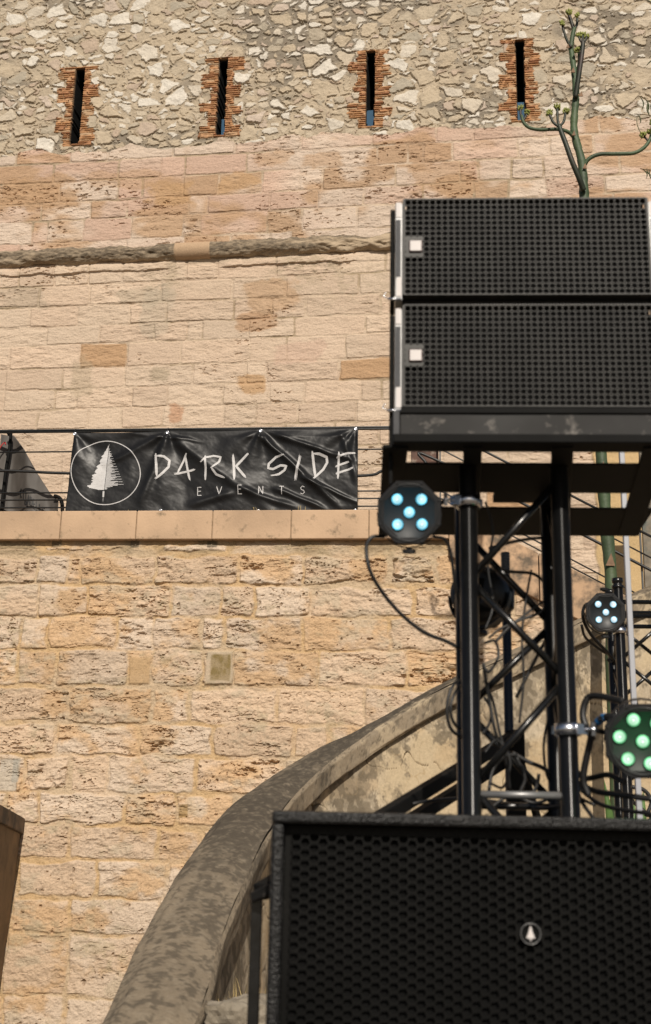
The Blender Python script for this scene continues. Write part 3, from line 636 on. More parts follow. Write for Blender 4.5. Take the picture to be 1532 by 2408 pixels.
for ch, x0, x1, y0, y1 in (('E', 464, 475, 1145, 1164), ('V', 510, 522, 1144, 1163), ('E', 560, 571, 1143, 1162), ('N', 608, 619, 1142, 1161), ('T', 657, 668, 1142, 1161), ('S', 706, 717, 1142, 1160)):
    mb = MB()
    for sg in FONT[ch]: strokes(mb, [[(x0+(x1-x0)*a/.8, y1-(y1-y0)*b2) for a, b2 in sg]], .0075, off=.0045, taper=False)
    mb.build('letter', M_INK, bann)
for gu, gv in gro+grb:
    MB().lathe(uvpt(gu, gv, .003), TER.n, (0, 0, 1), [(.010, 0), (.016, .002), (.018, .0045), (.013, .006), (.008, .003)], 14).build('grommet', M_CHROME, bann)
for gu, gv in gro:
    MB().tube([uvpt(gu, gv, .006), TER.at(gu, vtopr+.02, RO+.03), TER.at(gu, vtopr+.03, RO-.02)], .0022, 5).build('cable_tie', M_CABLE, bann)

mb = MB(); rgw = random.Random(3)
for x, hpx in ((598, 14), (606, 12), (640, 11), (700, 20), (706, 16), (716, 15), (520, 8), (300, 7)):
    a = np.array(TER.at(*TER.uv(x, 1207, .03), .03)); 
    for k in range(2):
        l_ = hpx*.0041; e_ = a+TER.u*rgw.uniform(-.02, .02)+np.array([0, 0, l_*rgw.uniform(.8, 1.3)]); mb.tube([a-np.array([0, 0, .01]), (a+e_)/2+TER.u*.004, e_], [.0012, .001, .0016], 4)
o = mb.build('dry_weeds', M_GRASS); tag(o, kind='stuff')
# ================================================================ grey cloth flag at the left end of the railing
FL = Plane(70, 1110, 12.5, 5.0)
fl = empty('cloth_barrier', FL.at(*FL.uv(70, 1205)), 'grey cloth panel with slanted top and dark town lettering behind the railing', 'banner')
prof = [(30, 1020), (60, 1060), (88, 1112), (118, 1160), (140, 1178), (143, 1235)]
n_ = 60; tt2 = np.linspace(0, 1, n_)
top_ = np.array([FL.uv(x, np.interp(x, [p[0] for p in prof[:-1]], [p[1] for p in prof[:-1]])) for x in np.linspace(4, 138, 80)])
for i, x in enumerate(np.linspace(4, 138, 80)):
    if x < 30: top_[i] = FL.uv(x, 1022)
bot = FL.uv(70, 1240)[1]
Uc = np.repeat(top_[:, 0][None], n_, 0); Vc = bot+(top_[:, 1]-bot)[None]*tt2[:, None]
Hc = .06*np.sin(Uc*16+Vc*1.2+2*fbm(Uc*3, Vc, 601, 2))*.5+(fbm(Uc*7, Vc*2.5, 600, 3)-.5)*.04
def cl_h(u, v): return float(.06*math.sin(u*16+v*1.2+2*fbm(np.array(u*3.), np.array(v*1.), 601, 2))*.5+(fbm(np.array(u*7.), np.array(v*2.5), 600, 3)-.5)*.04)
pos = FL.o + Uc[..., None]*FL.u + Vc[..., None]*np.array([0, 0, 1.]) + Hc[..., None]*FL.n
sh = grid_obj('cloth', pos, np.full(Uc.shape+(3,), .1), M_CLOTH, parent=fl, smooth=True); q = sh.modifiers.new('thick', 'SOLIDIFY'); q.thickness = .003
MB().tube(crom([FL.hit(18, 1022, .06), FL.hit(26, 1020, .06), FL.hit(22, 1060, .06), FL.hit(14, 1110, .06), FL.hit(6, 1180, .06), FL.hit(0, 1240, .06)], 6), .018, 8).build('frame_tube', M_MATTE, fl)
MB().tube(crom([FL.hit(128, 1166, .02), FL.hit(141, 1172, .02), FL.hit(147, 1190, .02), FL.hit(147, 1235, .02)], 6), .02, 8).build('frame_tube', M_MATTE, fl)
MB().tube(crom([FL.hit(-4, 1062, .1), FL.hit(4, 1048, .09), FL.hit(12, 1040, .08), FL.hit(14, 1046, .09)], 5), .006, 6).build('red_ribbon', M_RED, fl)
mb = MB(); x0, y0 = 46, 1150; 
def clpt(u, v, off): return FL.at(u, v, cl_h(u, v)+.006)
def word(wrd, x, y, h, adv, dy, skew=.25):
    for ch in wrd:
        mb = MB()
        for sg in FONT[ch]: strokes(mb, [[(x+a*adv*.95, y+a*dy*.9-b2*h+ (1-b2)*0) for a, b2 in sg]], .010, fn=lambda a, b2: FL.uv(a, b2, .02), conform=clpt, taper=False)
        mb.build('letter', M_DARKINK, fl); x += adv; y += dy
word('CITADELLE', 46, 1166, 21, 6.6, 5.6); word('DE', 59, 1186, 10, 5, 3.4); word('MARSEILLE', 52, 1211, 13, 6, 2.0)

# ================================================================ the curving stair parapet
ctrl = [(-.62, 3.0, .42), (-.60, 4.0, .78)]
for (x, y, D) in ((461, 2400, 4.9), (526, 2190, 5.75), (604, 2010, 6.6), (672, 1895, 7.3), (738, 1826, 7.72), (823, 1757, 7.98), (904, 1700, 8.1), (1050, 1614, 8.22), (1300, 1495, 8.42), (1532, 1385, 8.62), (1800, 1262, 8.85)):
    ctrl.append(tuple(P(x, y, D)))
path = np.array(crom(ctrl, 22)); m_ = len(path)
tan_ = np.gradient(path, axis=0); th_ = tan_.copy(); th_[:, 2] = 0; th_ /= np.linalg.norm(th_, axis=1)[:, None]
left = np.stack([-th_[:, 1], th_[:, 0], 0*th_[:, 0]], 1)   # towards the stair side
arc = np.concatenate([[0], np.cumsum(np.linalg.norm(np.diff(path, axis=0), axis=1))])
def sweep(profile, name, m, parent, colf, smooth=True, ns=6, closed=True, zfloor=None):
    pr = []
    for a, b2 in zip(profile, profile[1:]+profile[:1]):
        for j in range(ns): pr.append((a[0]+(b2[0]-a[0])*j/ns, a[1]+(b2[1]-a[1])*j/ns))
    pr.append(pr[0]); pr = np.array(pr)
    # denser along the path
    k = 4; idx = np.linspace(0, m_-1, m_*k); f = lambda A: np.stack([np.interp(idx, np.arange(m_), A[:, c]) for c in range(3)], 1)
    pp, ll = f(path), f(left); aa = np.interp(idx, np.arange(m_), arc)
    pos = pp[None] + ll[None]*pr[:, 0][:, None, None] + np.array([0, 0, 1.])*pr[:, 1][:, None, None]
    if zfloor is not None:
        lowm = pr[:, 1] < -.5
        pos[lowm, :, 2] = zfloor
    Pn = np.repeat(np.arange(len(pr))[:, None], len(aa), 1); Aa = np.repeat(aa[None], len(pr), 0)
    dsp = (fbm(Aa*3, Pn*.15+5, 700, 4)-.5)*.02; pos = pos + ll[None]*dsp[..., None]*.6 + np.array([0, 0, 1.])*dsp[..., None]
    col = colf(Aa, Pn, pr, pos); o = grid_obj(name, pos, col, m, parent=parent, smooth=smooth)
    return o
par = empty('stair_parapet', (ctrl[0][0], ctrl[0][1], 0), 'curving rendered stair parapet with dark lichen-stained coping climbing to the right', 'wall')
Wc = .365
def col_cop(A_, Pn, pr, pos):
    Pn = Pn*.0135/.025; 
    n1 = fbm(A_*1.3, Pn*.033, 710, 5, .62); n2 = fbm(A_*9, Pn*.3, 712, 4, .6); n3 = fbm(pos[..., 0]*7+pos[..., 1]*4, pos[..., 2]*9+pos[..., 1]*5, 713, 5, .65)
    c = mixc(np.broadcast_to(np.array([.250, .200, .140]), A_.shape+(3,)), np.array([.112, .092, .068]), sst(n1*.85+n3*.15, .38, .62)*(.45+.55*sst(A_, 3.0, 4.6))); c = mixc(c, np.array([.27, .225, .165]), sst(fbm(A_*30, Pn*.6, 718, 3, .7), .5, .7)*.4)
    face = (pr[:, 0] < .03)[:, None]*1.0
    c = mixc(c, np.array([.46, .37, .25]), face*.8*sst(n3*.6+fbm(A_*14, pos[..., 2]*15, 716, 5, .7)*.45, .52, .60)*sst(A_, 4.8, 6.5)*(1-.8*sst(A_, 9.5, 11))*.95)
    c = mixc(c, np.array([.045, .038, .03]), sst(fbm(A_*34, Pn*.7, 717, 3, .7)*.6+n1*.5, .55, .63)*.55); return c
M_PLAST = vmat('old_plaster', bump=.004, bscale=24, var=.14, fine=60)
sweep([(0, 0), (.08, .020), (.18, .028), (.28, .014), (.345, -.03), (Wc, -.09), (Wc, -.15), (.0, -.15), (-.012, -.135), (-.016, -.02)], 'coping', M_PLAST, par, col_cop, ns=9)
def col_pl(A_, Pn, pr, pos):
    X, Zz = A_, pos[..., 2]; top = np.interp(A_[0], arc, path[:, 2])[None]-Zz
    n1 = fbm(X*1.6, Zz*1.3, 720, 5, .62); n2 = fbm(X*8, Zz*7, 722, 5, .65); n3 = fbm(X*22, Zz*24, 724, 3)
    c = mixc(np.broadcast_to(np.array([.47, .375, .245]), A_.shape+(3,)), np.array([.51, .43, .32]), sst(n1, .4, .65)); c = mixc(c, np.array([.43, .31, .18]), sst(fbm(X*3, Zz*4, 726, 4), .55, .7)*.5)
    n4 = fbm(X*5, Zz*4.5, 735, 6, .72); w1 = 1-sst(X, 8.0, 10.0); lim = .525-.085*w1+.16*np.clip(top/(.35+1.1*w1), 0, 1.6)
    n5 = fbm(X*30, Zz*32, 736, 3, .7); dk = sst(n1*.45+n4*.6+(n5-.5)*.16, lim-.005, lim+.075)*(.55+.45*sst(n3, .4, .55))
    c = mixc(c, np.array([.16, .13, .09]), dk*.85); c = mixc(c, c*.75, sst(n1*.5+n2*.5, .5, .6)*w1*.7)
    cr = np.abs(fbm(X*1.7+3, Zz*1.9, 728, 4, .5)-.5) < .0022; cr2 = np.abs(fbm(X*4.1+3, Zz*4.3, 730, 3, .5)-.5) < .0035
    c = mixc(c, np.array([.10, .07, .04]), cr*.8); c = mixc(c, np.array([.33, .23, .12]), cr2*.45); return c
# fine wall skin under the coping
def wallskin():
    k = 8; idx = np.linspace(0, m_-1, m_*k); f = lambda A: np.stack([np.interp(idx, np.arange(m_), A[:, c]) for c in range(3)], 1)
    pp, ll = f(path), f(left); aa = np.interp(idx, np.arange(m_), arc); nz = 260
    tz = np.linspace(0, 1, nz)[:, None]; zt_ = pp[None, :, 2]-.125; zb = np.zeros_like(zt_)
    Zz = zt_*(1-tz**1.4)+zb*tz**1.4; base = np.repeat((pp+ll*.035)[None], nz, 0); base[..., 2] = Zz
    Aa = np.repeat(aa[None], nz, 0); top = zt_-Zz
    n2 = fbm(Aa*6, Zz*6, 732, 5, .6)
    cr = np.abs(fbm(Aa*1.7+3, Zz*1.9, 728, 4, .5)-.5) < .0022
    h = (n2-.5)*.012 - cr*.012 - .012*np.exp(-((top-.0)/.03)**2)
    base = base - ll[None]*h[..., None]
    col = col_pl(Aa, None, None, base)
    # back faces and top of the wall body
    bk = []; st_ = range(0, len(aa), 16); st_ = list(st_)
    evs = []; efs = []
    for i in st_: evs += [pp[i]+ll[i]*.035+np.array([0, 0, -.125]), pp[i]+ll[i]*(Wc-.03)+np.array([0, 0, -.125]), np.array([*(pp[i]+ll[i]*(Wc-.03))[:2], 0.])]
    for j in range(len(st_)-1): a = 3*j; efs += [(a, a+1, a+4, a+3), (a+1, a+2, a+5, a+4)]
    grid_obj('rendered_wall', base, col, M_PLAST, parent=par, extra=(evs, efs), smooth=True)
wallskin()

# ================================================================ left parapet end
q0 = P(52, 1924, 12.22); q1 = P(-16, 1886, 10.9); dr = q1-q0; dr[2] = 0; dr /= np.linalg.norm(dr)
lp = empty('side_parapet', (q0[0], q0[1], 0), 'dark brown shaded parapet with a slab on top at the lower left edge', 'wall')
slp = (q1[2]-q0[2])/np.linalg.norm((q1-q0)[:2]); far = q0+dr*4.5; 
perp = np.array([dr[1], -dr[0], 0]); perp = perp if perp[0] < 0 else -perp
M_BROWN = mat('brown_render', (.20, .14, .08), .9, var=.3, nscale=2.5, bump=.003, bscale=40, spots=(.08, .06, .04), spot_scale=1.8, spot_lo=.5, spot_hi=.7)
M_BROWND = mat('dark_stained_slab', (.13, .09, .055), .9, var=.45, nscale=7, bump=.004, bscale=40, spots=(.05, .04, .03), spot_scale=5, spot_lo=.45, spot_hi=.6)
def strip(zt0, zb0, outo):
    a = q0 - perp*outo; b2 = q0+dr*4.5 - perp*outo
    return [np.array([a[0], a[1], q0[2]+zb0]), np.array([b2[0], b2[1], q0[2]+slp*4.5+zb0]), np.array([b2[0], b2[1], q0[2]+slp*4.5+zt0]), np.array([a[0], a[1], q0[2]+zt0])]
MB().prism(strip(0, -.14, .03), perp*.45).build('coping_slab', M_BROWND, lp, bevel=.008)
# battered wall: leans back towards its foot
a0 = q0.copy(); a0[2] -= .142; b0 = q0+dr*4.5; b0[2] = q0[2]+slp*4.5-.142
a1 = q0+perp*.10; a1[2] = 0; b1 = q0+dr*4.5+perp*.10; b1[2] = 0
mb = MB(); mb.add([a0, b0, b1, a1, a0+perp*.4, b0+perp*.4, b1+perp*.3, a1+perp*.3], [(0, 1, 2, 3), (4, 7, 6, 5), (0, 4, 5, 1), (3, 2, 6, 7), (0, 3, 7, 4), (1, 5, 6, 2)]); mb.build('rendered_wall', M_BROWN, lp)

# ================================================================ rock and dry grass by the parapet foot
def rock(name, c, r, sx, sy, sz, m, label, seed):
    import bmesh
    bm = bmesh.new(); bmesh.ops.create_icosphere(bm, subdivisions=5, radius=1)
    from mathutils import noise
    for v_ in bm.verts:
        p = v_.co.copy(); mx_ = max(abs(p.x), abs(p.y), abs(p.z)); q_ = p.lerp(p/mx_, .6); k = 1+.22*noise.noise(q_*1.7+Vector((seed, 0, 0)))+.09*noise.noise(q_*5)+.03*noise.noise(q_*14)
        v_.co = Vector((q_.x*sx, q_.y*sy, q_.z*sz))*r*k+Vector(c)
    me = bpy.data.meshes.new(name); bm.to_mesh(me); bm.free(); me.materials.append(m)
    for p in me.polygons: p.use_smooth = False
    o = link(name, me); tag(o, label, 'rock'); return o
M_ROCK = mat('pale_rock', (.24, .205, .155), .9, var=.3, nscale=6, bump=.01, bscale=26, spots=(.16, .13, .09), spot_scale=5, spot_lo=.55, spot_hi=.68)
c = P(585, 2440, 5.0); rock('rock', c, .17, 1.05, 1.1, .8, M_ROCK, 'pale lichened rock at the foot of the curving parapet, left of the subwoofer', 3)
mb = MB(); rg = random.Random(4)
for i in range(90):
    bx = P(rg.uniform(525, 650), 2330, rg.uniform(5.5, 6.4)); bx[2] = .97+rg.uniform(-.02, .05); hgt = rg.uniform(.06, .28); lean = np.array([rg.uniform(-.12, .12), rg.uniform(-.08, .08), hgt]); w_ = .003
    mb.add([bx-[w_, 0, 0], bx+[w_, 0, 0], bx+lean*.6+[w_*.7, 0, .0], bx+lean*.6-[w_*.7, 0, 0], bx+lean], [(0, 1, 2, 3), (3, 2, 4)])
o = mb.build('dry_grass', M_GRASS); tag(o, kind='stuff')

# ================================================================ subwoofer
SX = (SUB.u, -SUB.n, np.array([0, 0, 1.]))
su0, sv0 = SUB.uv(641, 1907); cu, cv = SUB.uv(1248, 2196)
half = cu-su0; hh = sv0-cv
def make_sub(zoff, label):
    org = SUB.at(cu, cv-hh+zoff, -.35); t = empty('subwoofer', org, label, 'loudspeaker')
    cz = cv+zoff; fr = .026
    # cabinet shell: box body set behind the grille, plus a raised rim
    b = MB(); b.box(SUB.at(cu, cz, -.36), half, .33, hh, SX)
    b.build('cabinet', M_CAB, t, bevel=.012)
    r = MB()
    for (uc, vc, a, c_) in ((cu, cz+hh-fr/2, half, fr/2), (cu, cz-hh+fr/2, half, fr/2), (cu-half+fr/2, cz, fr/2, hh-fr), (cu+half-fr/2, cz, fr/2, hh-fr)):
        r.box(SUB.at(uc, vc, -.0), a, .029, c_, SX)
    r.build('rim', M_CAB, t, bevel=.007)
    MB().box(SUB.at(cu, cz, -.022), half-fr-.002, .004, hh-fr-.002, SX).build('foam_backing', M_VOID, t)
    # honeycomb
    Rh = .0121; cx = 1.5*Rh; cyy = math.sqrt(3)*Rh; wb = .0019; mb = MB(); vs_ = []; fs_ = []
    W, Hh = half-fr-.004, hh-fr-.004; mgn = .012; ncol = int((2*(W-mgn))/cx); x00 = -ncol*cx/2
    for i in range(ncol+1):
        x = x00+i*cx; nr = int((2*(Hh-mgn))/cyy); y00 = -nr*cyy/2
        for j in range(nr+1):
            y = y00+j*cyy+(cyy/2 if i % 2 else 0)
            if y > Hh-mgn+cyy*.3 or y < -Hh+mgn-cyy*.3: continue
            if math.hypot(x, y) < .026: 
                b0 = len(vs_); vs_ += [SUB.at(cu+x+Rh*math.cos(a*math.pi/3), cz+y+Rh*math.sin(a*math.pi/3), -.005) for a in range(6)]; fs_.append(tuple(range(b0, b0+6))); continue
            b0 = len(vs_); Ri = Rh-wb/ .866/1.0
            for rr_, dp in ((Rh, -.005), (Ri, -.005), (Ri, -.0075)):
                vs_ += [SUB.at(cu+x+rr_*math.cos(a*math.pi/3), cz+y+rr_*math.sin(a*math.pi/3), dp) for a in range(6)]
            for a in range(6):
                a2 = (a+1) % 6; fs_ += [(b0+a, b0+a2, b0+6+a2, b0+6+a), (b0+6+a, b0+6+a2, b0+12+a2, b0+12+a)]
    mb.add(vs_, fs_)
    ex_ = .008   # solid border sheet
    for (uc, vc, a, c_) in ((cu, cz+Hh-ex_+.002, W, ex_+.001), (cu, cz-Hh+ex_-.002, W, ex_), (cu-W+ex_-.004, cz, ex_-.002, Hh), (cu+W-ex_+.004, cz, ex_-.002, Hh)):
        mb.box(SUB.at(uc, vc, -.0078), a, .0012, c_, SX)
    mb.build('grille', M_SUBGR, t)
    bd = MB().lathe(SUB.at(cu, cz, -.004), SUB.n, (0, 0, 1), [(.021, 0), (.021, .006), (.0185, .0062), (.018, .004), (.0001, .004)], 36).build('badge', M_MATTE, t, label='round badge with a small tree')
    rg_ = MB()
    pts = [SUB.at(cu+.0198*math.cos(a), cz+.0198*math.sin(a), .0028) for a in np.linspace(0, 2*math.pi, 37)]
    rg_.tube(pts, .0009, 5, False); rg_.build('ring', M_RIG, bd)
    tr = MB(); zz = [(-.0125, .0012), (-.0085, .0012), (-.0085, .0085), (.0145, 0)]
    tri = [(-.0014, -.0135), (.0014, -.0135), (.0014, -.0085), (.0088, -.0085), (.0045, .002), (.0012, .0135), (0, .0155), (-.0012, .0135), (-.0045, .002), (-.0088, -.0085), (-.0014, -.0085)]
    tr.prism([SUB.at(cu+x, cz+y, .0012) for x, y in tri], SUB.n*.0008); tr.build('tree_mark', M_WHITE, bd)
    return t
make_sub(0, 'black subwoofer with honeycomb grille and round tree badge, topmost of its stack')
hs_ = 2*hh+.004
k = 1; zz = -hs_
for lbl in ('black subwoofer directly under the one with its top edge in view', 'lowest black subwoofer of the stack, standing on the ground'):
    if cv-hh-hs_*k < -.001+0: break
    k += 1
nst = k-1
# the rest of the stack, down to the ground
z_base = cv-hh
rb = MB(); rb.box(SUB.at(cu, z_base/2-.002, -.36), half-.01, .32, z_base/2-.002, SX)
o = rb.build('speaker_riser', M_MATTE, bevel=.01); tag(o, 'black riser box carrying the subwoofer', 'riser')

# ================================================================ line-array speakers
LX = (SPK.u, -SPK.n, np.array([0, 0, 1.])); L0 = SPK.uv(953, 467)[0]; L1 = SPK.uv(1518, 462)[0]
def spv(y, x=1235): return SPK.uv(x, y)[1]
def make_speaker(yt, yb, label, badge_y, tilt=0):
    vt_, vb_ = spv(yt), spv(yb); uc = (L0+L1)/2; hw = (L1-L0)/2; vc = (vt_+vb_)/2; hv = (vt_-vb_)/2
    t = empty('line_array_speaker', SPK.at(uc, vb_, -.15), label, 'loudspeaker', 'line array speakers on the tower')
    b = MB(); dp = .28
    b.prism([SPK.at(uc-hw-.018, vb_-.012, -.030), SPK.at(uc+hw+.018, vb_-.012, -.030), SPK.at(uc+hw-.02, vb_-.004, -.030-dp), SPK.at(uc-hw+.02, vb_-.004, -.030-dp)], (0, 0, 2*hv+.004)); b.build('cabinet', M_CAB, t, bevel=.006)
    MB().box(SPK.at(uc, vc, -.020), hw-.004, .004, hv-.004, LX).build('foam_backing', M_VOID, t)
    # perforated grille
    nx, ny = 39, 18; pu, pv = 2*hw/nx, 2*hv/ny; vs_ = []; fs_ = []; bu, bv = SPK.uv(978, badge_y); bu -= uc; bv -= vc
    for i in range(nx):
        for j in range(ny):
            x = -hw+(i+.5)*pu; y = -hv+(j+.5)*pv; b0 = len(vs_)
            sq = []
            for a in range(12):
                an = a*math.pi/6; cx_, sy_ = math.cos(an), math.sin(an); m__ = max(abs(cx_), abs(sy_)); sq.append((x+cx_/m__*pu/2, y+sy_/m__*pv/2))
            if abs(x-bu) < pu*1.25 and abs(y-bv) < pv*1.9:
                vs_ += [SPK.at(uc+a, vc+b2, 0) for a, b2 in sq]; fs_.append(tuple(range(b0, b0+12))); continue
            vs_ += [SPK.at(uc+a, vc+b2, 0) for a, b2 in sq]
            for dd in (0, -.003):
                vs_ += [SPK.at(uc+x+math.cos(a*math.pi/6)*pu*.49, vc+y+math.sin(a*math.pi/6)*pv*.485, dd) for a in range(12)]
            for a in range(12):
                a2 = (a+1) % 12; fs_ += [(b0+a, b0+a2, b0+12+a2, b0+12+a), (b0+12+a, b0+12+a2, b0+24+a2, b0+24+a)]
    g_ = MB(); g_.add(vs_, fs_)
    g_.box(SPK.at(uc, vc+hv+.0015, -.013), hw+.004, .015, .0014, LX); g_.box(SPK.at(uc, vc-hv-.0015, -.013), hw+.004, .015, .0014, LX)
    for sg in (-1, 1): g_.box(SPK.at(uc+sg*(hw+.003), vc, -.011), .0028, .013, hv, LX)
    for i in range(nx*2): g_.box(SPK.at(uc-hw+(i+.5)*pu/2, vc+hv+.0042, -.006), pu*.13, .006, .0014, LX)
    g_.build('grille', M_GRILLE, t)
    bd = MB().box(SPK.at(uc+bu, vc+bv, .0022), .0168, .002, .0168, LX).build('badge', M_MAROON, t, bevel=.004, label='white square badge in a maroon rim')
    MB().box(SPK.at(uc+bu, vc+bv, .0052), .0146, .001, .0146, LX).build('plate', M_WHITE, bd, bevel=.003)
    # rigging plates at both flanks
    for sg in (-1, 1):
        x = uc+sg*(hw+.0155)
        pl = MB(); pl.box(SPK.at(x, vc-.01, -.035), .0098, .03, hv+.004, LX); 
        pobj = pl.build('rigging_plate', M_RIG, t, bevel=.002)
        MB().box(SPK.at(x+sg*.0012, vc-.004, -.0042), .0062, .0012, hv*.62, LX).build('slot', M_RIGD, pobj)
        MB().box(SPK.at(x+sg*.001, vc+hv*.80, -.0040), .0066, .0012, hv*.16, LX).build('white_tab', M_WHITE, pobj)
        MB().box(SPK.at(x-sg*.0005, vc-hv*.83, -.0040), .0064, .0012, hv*.20, LX).build('white_tab', M_WHITE, pobj)
        x2 = x+sg*.0164; MB().box(SPK.at(x2, vc-.006, -.075), .0062, .05, hv-.006, LX).build('side_panel', M_MATTE, t, bevel=.003)
        pn = MB(); pn.tube([SPK.at(x-sg*.006, vb_-.014, .0), SPK.at(x2+sg*.012, vb_-.014, .002)], .0033, 8); pn.tube(crom([SPK.at(x2+sg*.008, vb_-.014, .002), SPK.at(x2+sg*.022, vb_-.006, .0), SPK.at(x2+sg*.016, vb_+.004, .0)], 4), .0014, 6); pn.build('locking_pin', M_CHROME, t)
    return t
make_speaker(469, 691, 'upper black speaker of the pair, with the green plant stem rising behind its top', 580)
make_speaker(719, 954, 'lower black speaker of the pair, perforated grille, resting on the scratched steel frame', 837)

# ================================================================ support frame under the speakers
fz = spv(1052); ft = spv(975); fb = spv(1038)
fr = empty('support_cradle', SPK.at((L0+L1)/2, fz, -.3), 'flat black steel cradle with a scratched front board carrying both speakers', 'frame')
fl0, fl1 = SPK.uv(940, 1010)[0], SPK.uv(1590, 1010)[0]; uc = (fl0+fl1)/2
MB().box(SPK.at(uc, (ft+fb)/2, -.012), (fl1-fl0)/2, .014, (ft-fb)/2, LX).build('front_board', M_SCRATCH, fr, bevel=.003)
MB().box(SPK.at(uc, spv(964), -.05), (fl1-fl0)/2-.003, .05, .0075, LX).build('bearing_strip', M_MATTE, fr)
zt_ = fb-.003; zl = spv(1063)
Z_ = np.array([0, 0, 1.])
def fxy(x, y): # point on the underside plane
    d = ray(x, y); return CAMP + d*((zl-CZ)/d[2])
def bar(pa, pb, wd, nm='cross_bar', hgt=.04, m=M_MATTE):
    pa = np.array(pa, float); pb = np.array(pb, float); d_ = pb-pa; L = np.linalg.norm(d_); d_ /= L; sx = np.cross(d_, Z_); sx /= np.linalg.norm(sx); up_ = np.cross(sx, d_)
    return MB().box((pa+pb)/2+up_*hgt/2, L/2, wd/2, hgt/2, (d_, sx, up_)).build(nm, m, fr, bevel=.003)
# cross bars seen from underneath: measured from their front/back edges
for nm, (ya, yb), (xa, xb) in (('cross_bar', (1040, 1064), (925, 1590)), ('cross_bar', (1092, 1160), (925, 1560)), ('cross_bar', (1196, 1260), (905, 1520))):
    A1, A2 = fxy(1235, ya), fxy(1235, yb); yc = (A1[1]+A2[1])/2; wdt = abs(A2[1]-A1[1])
    la = fxy(xa, (ya+yb)/2); lb = fxy(xb, (ya+yb)/2)
    ctr = (A1+A2)/2; ra = ctr+SPK.u*((la-ctr)@SPK.u); rb_ = ctr+SPK.u*((lb-ctr)@SPK.u)
    bar(ra, rb_, wdt, hgt=(.022 if ya < 1060 else .006))
# side members
for xa, xb in ((930, 915), (1545, 1478)):
    a = fxy(xa, 1050)-[0, 0, .004]; b_ = fxy(xb, 1258)-[0, 0, .004]; bar(a, b_, .062, 'side_bar', .010)
a = fxy(1112, 1050)-[0, 0, .003]; b_ = fxy(1108, 1256)-[0, 0, .003]; bar(a, b_, .046, 'side_bar', .009)
a = fxy(1323, 1050)-[0, 0, .003]; b_ = fxy(1318, 1256)-[0, 0, .003]; bar(a, b_, .054, 'side_bar', .009)
a = fxy(1215, 1180); 
MB().box(fxy(1245, 1165)+[0, 0, .012], .092, .075, .010, LX).build('mounting_plate', M_MATTE, fr)
for sg, xx in ((-1, fl0+.0), (1, fl1-.004)):
    if sg > 0: continue
    MB().box(SPK.at(fl0-.008, spv(1010), -.03), .0085, .04, (spv(975)-spv(1060))/2, LX).build('rigging_plate', M_RIGD, fr, bevel=.002)
    MB().box(SPK.at(fl0-.008, spv(1052), .012), .006, .002, .0055, LX).build('bolt_plate', M_CHROME, fr)
    MB().box(SPK.at(fl0-.021, spv(1060), -.07), .005, .07, (spv(985)-spv(1145))/2, LX).build('side_panel', M_MATTE, fr, bevel=.003)

# ================================================================ truss towers
def truss(name, label, base, ux, size, z0, z1, rch, rbr, nodes_front, nodes_side, group, top_off=0):
    """base: centre of the tower at the ground; ux: unit vector of its front face"""
    uy = np.array([-ux[1], ux[0], 0.]); uy = uy if uy[1] > 0 else -uy
    t = empty(name, (base[0], base[1], z0), label, 'truss tower', group); h = size/2
    cor = {(a, b2): base+ux*h*a+uy*h*b2 for a in (-1, 1) for b2 in (-1, 1)}
    for k_, c in cor.items(): MB().tube([[c[0], c[1], z0], [c[0], c[1], z1]], rch, 24).build('chord', M_TUBE, t)
    def zig(ca, cb_, nodes):
        zz_ = nodes
        for i in range(len(zz_)-1):
            p, q_ = (ca, cb_) if i % 2 == 0 else (cb_, ca); a = np.array([p[0], p[1], zz_[i]]); b2 = np.array([q_[0], q_[1], zz_[i+1]]); d_ = (b2-a)/np.linalg.norm(b2-a)
            MB().tube([a+d_*rch*.8, b2-d_*rch*.8], rbr, 12).build('brace', M_BLACK, t)
    zig(cor[(1, -1)], cor[(-1, -1)], nodes_front); zig(cor[(-1, 1)], cor[(1, 1)], nodes_side); zig(cor[(-1, -1)], cor[(-1, 1)], nodes_front); zig(cor[(1, 1)], cor[(1, -1)], nodes_front)
    for a in (-1, 1):
        for zz_ in (nodes_front[-1]+.0,):
            pass
    return t, cor
D1 = 3.09
la = P(1110, 1870, D1); ra = P(1341, 1870, D1-.012); ux = (ra-la); ux[2] = 0; sz = np.linalg.norm(ux); ux /= sz; uy = np.array([-ux[1], ux[0], 0])
base1 = (la+ra)/2+uy*sz/2; base1[2] = 0
def z1_(y): return P(1220, y, D1)[2]
nf = [z1_(1128), z1_(1365), z1_(1597), z1_(1852)]
ns_ = [z1_(1195), z1_(1425), z1_(1640), z1_(1880)]
zz_ = nf[-1]; dz = nf[-2]-nf[-1]
while zz_ > .3: zz_ -= dz; nf.append(zz_); ns_.append(zz_+.03)
nf[-1] = max(nf[-1], .06); ns_[-1] = max(ns_[-1], .07)
tw1, cor1 = truss('truss_tower', 'near black truss tower carrying the two speakers, bright streaks on its tubes', base1, ux, sz, .012, zl-.004, .0228, .0092, nf, ns_, 'truss towers')
MB().tube([np.array([*cor1[(-1, -1)][:2], z1_(1870)])+ux*.02, np.array([*cor1[(1, -1)][:2], z1_(1870)])-ux*.02], .009, 12).build('cross_tube', M_RIG, tw1)
MB().tube([np.array([*cor1[(-1, 1)][:2], z1_(1880)])+ux*.02, np.array([*cor1[(1, 1)][:2], z1_(1880)])-ux*.02], .009, 12).build('cross_tube', M_BLACK, tw1)
MB().box((base1[0], base1[1], .006), sz*.9, sz*.9, .006).build('base_plate', M_MATTE, tw1)
D2 = 6.0
la = P(1468, 1700, D2); ux2 = np.array([math.cos(rad(4)), -math.sin(rad(4)), 0]); sz2 = .24; uy2 = np.array([-ux2[1], ux2[0], 0])
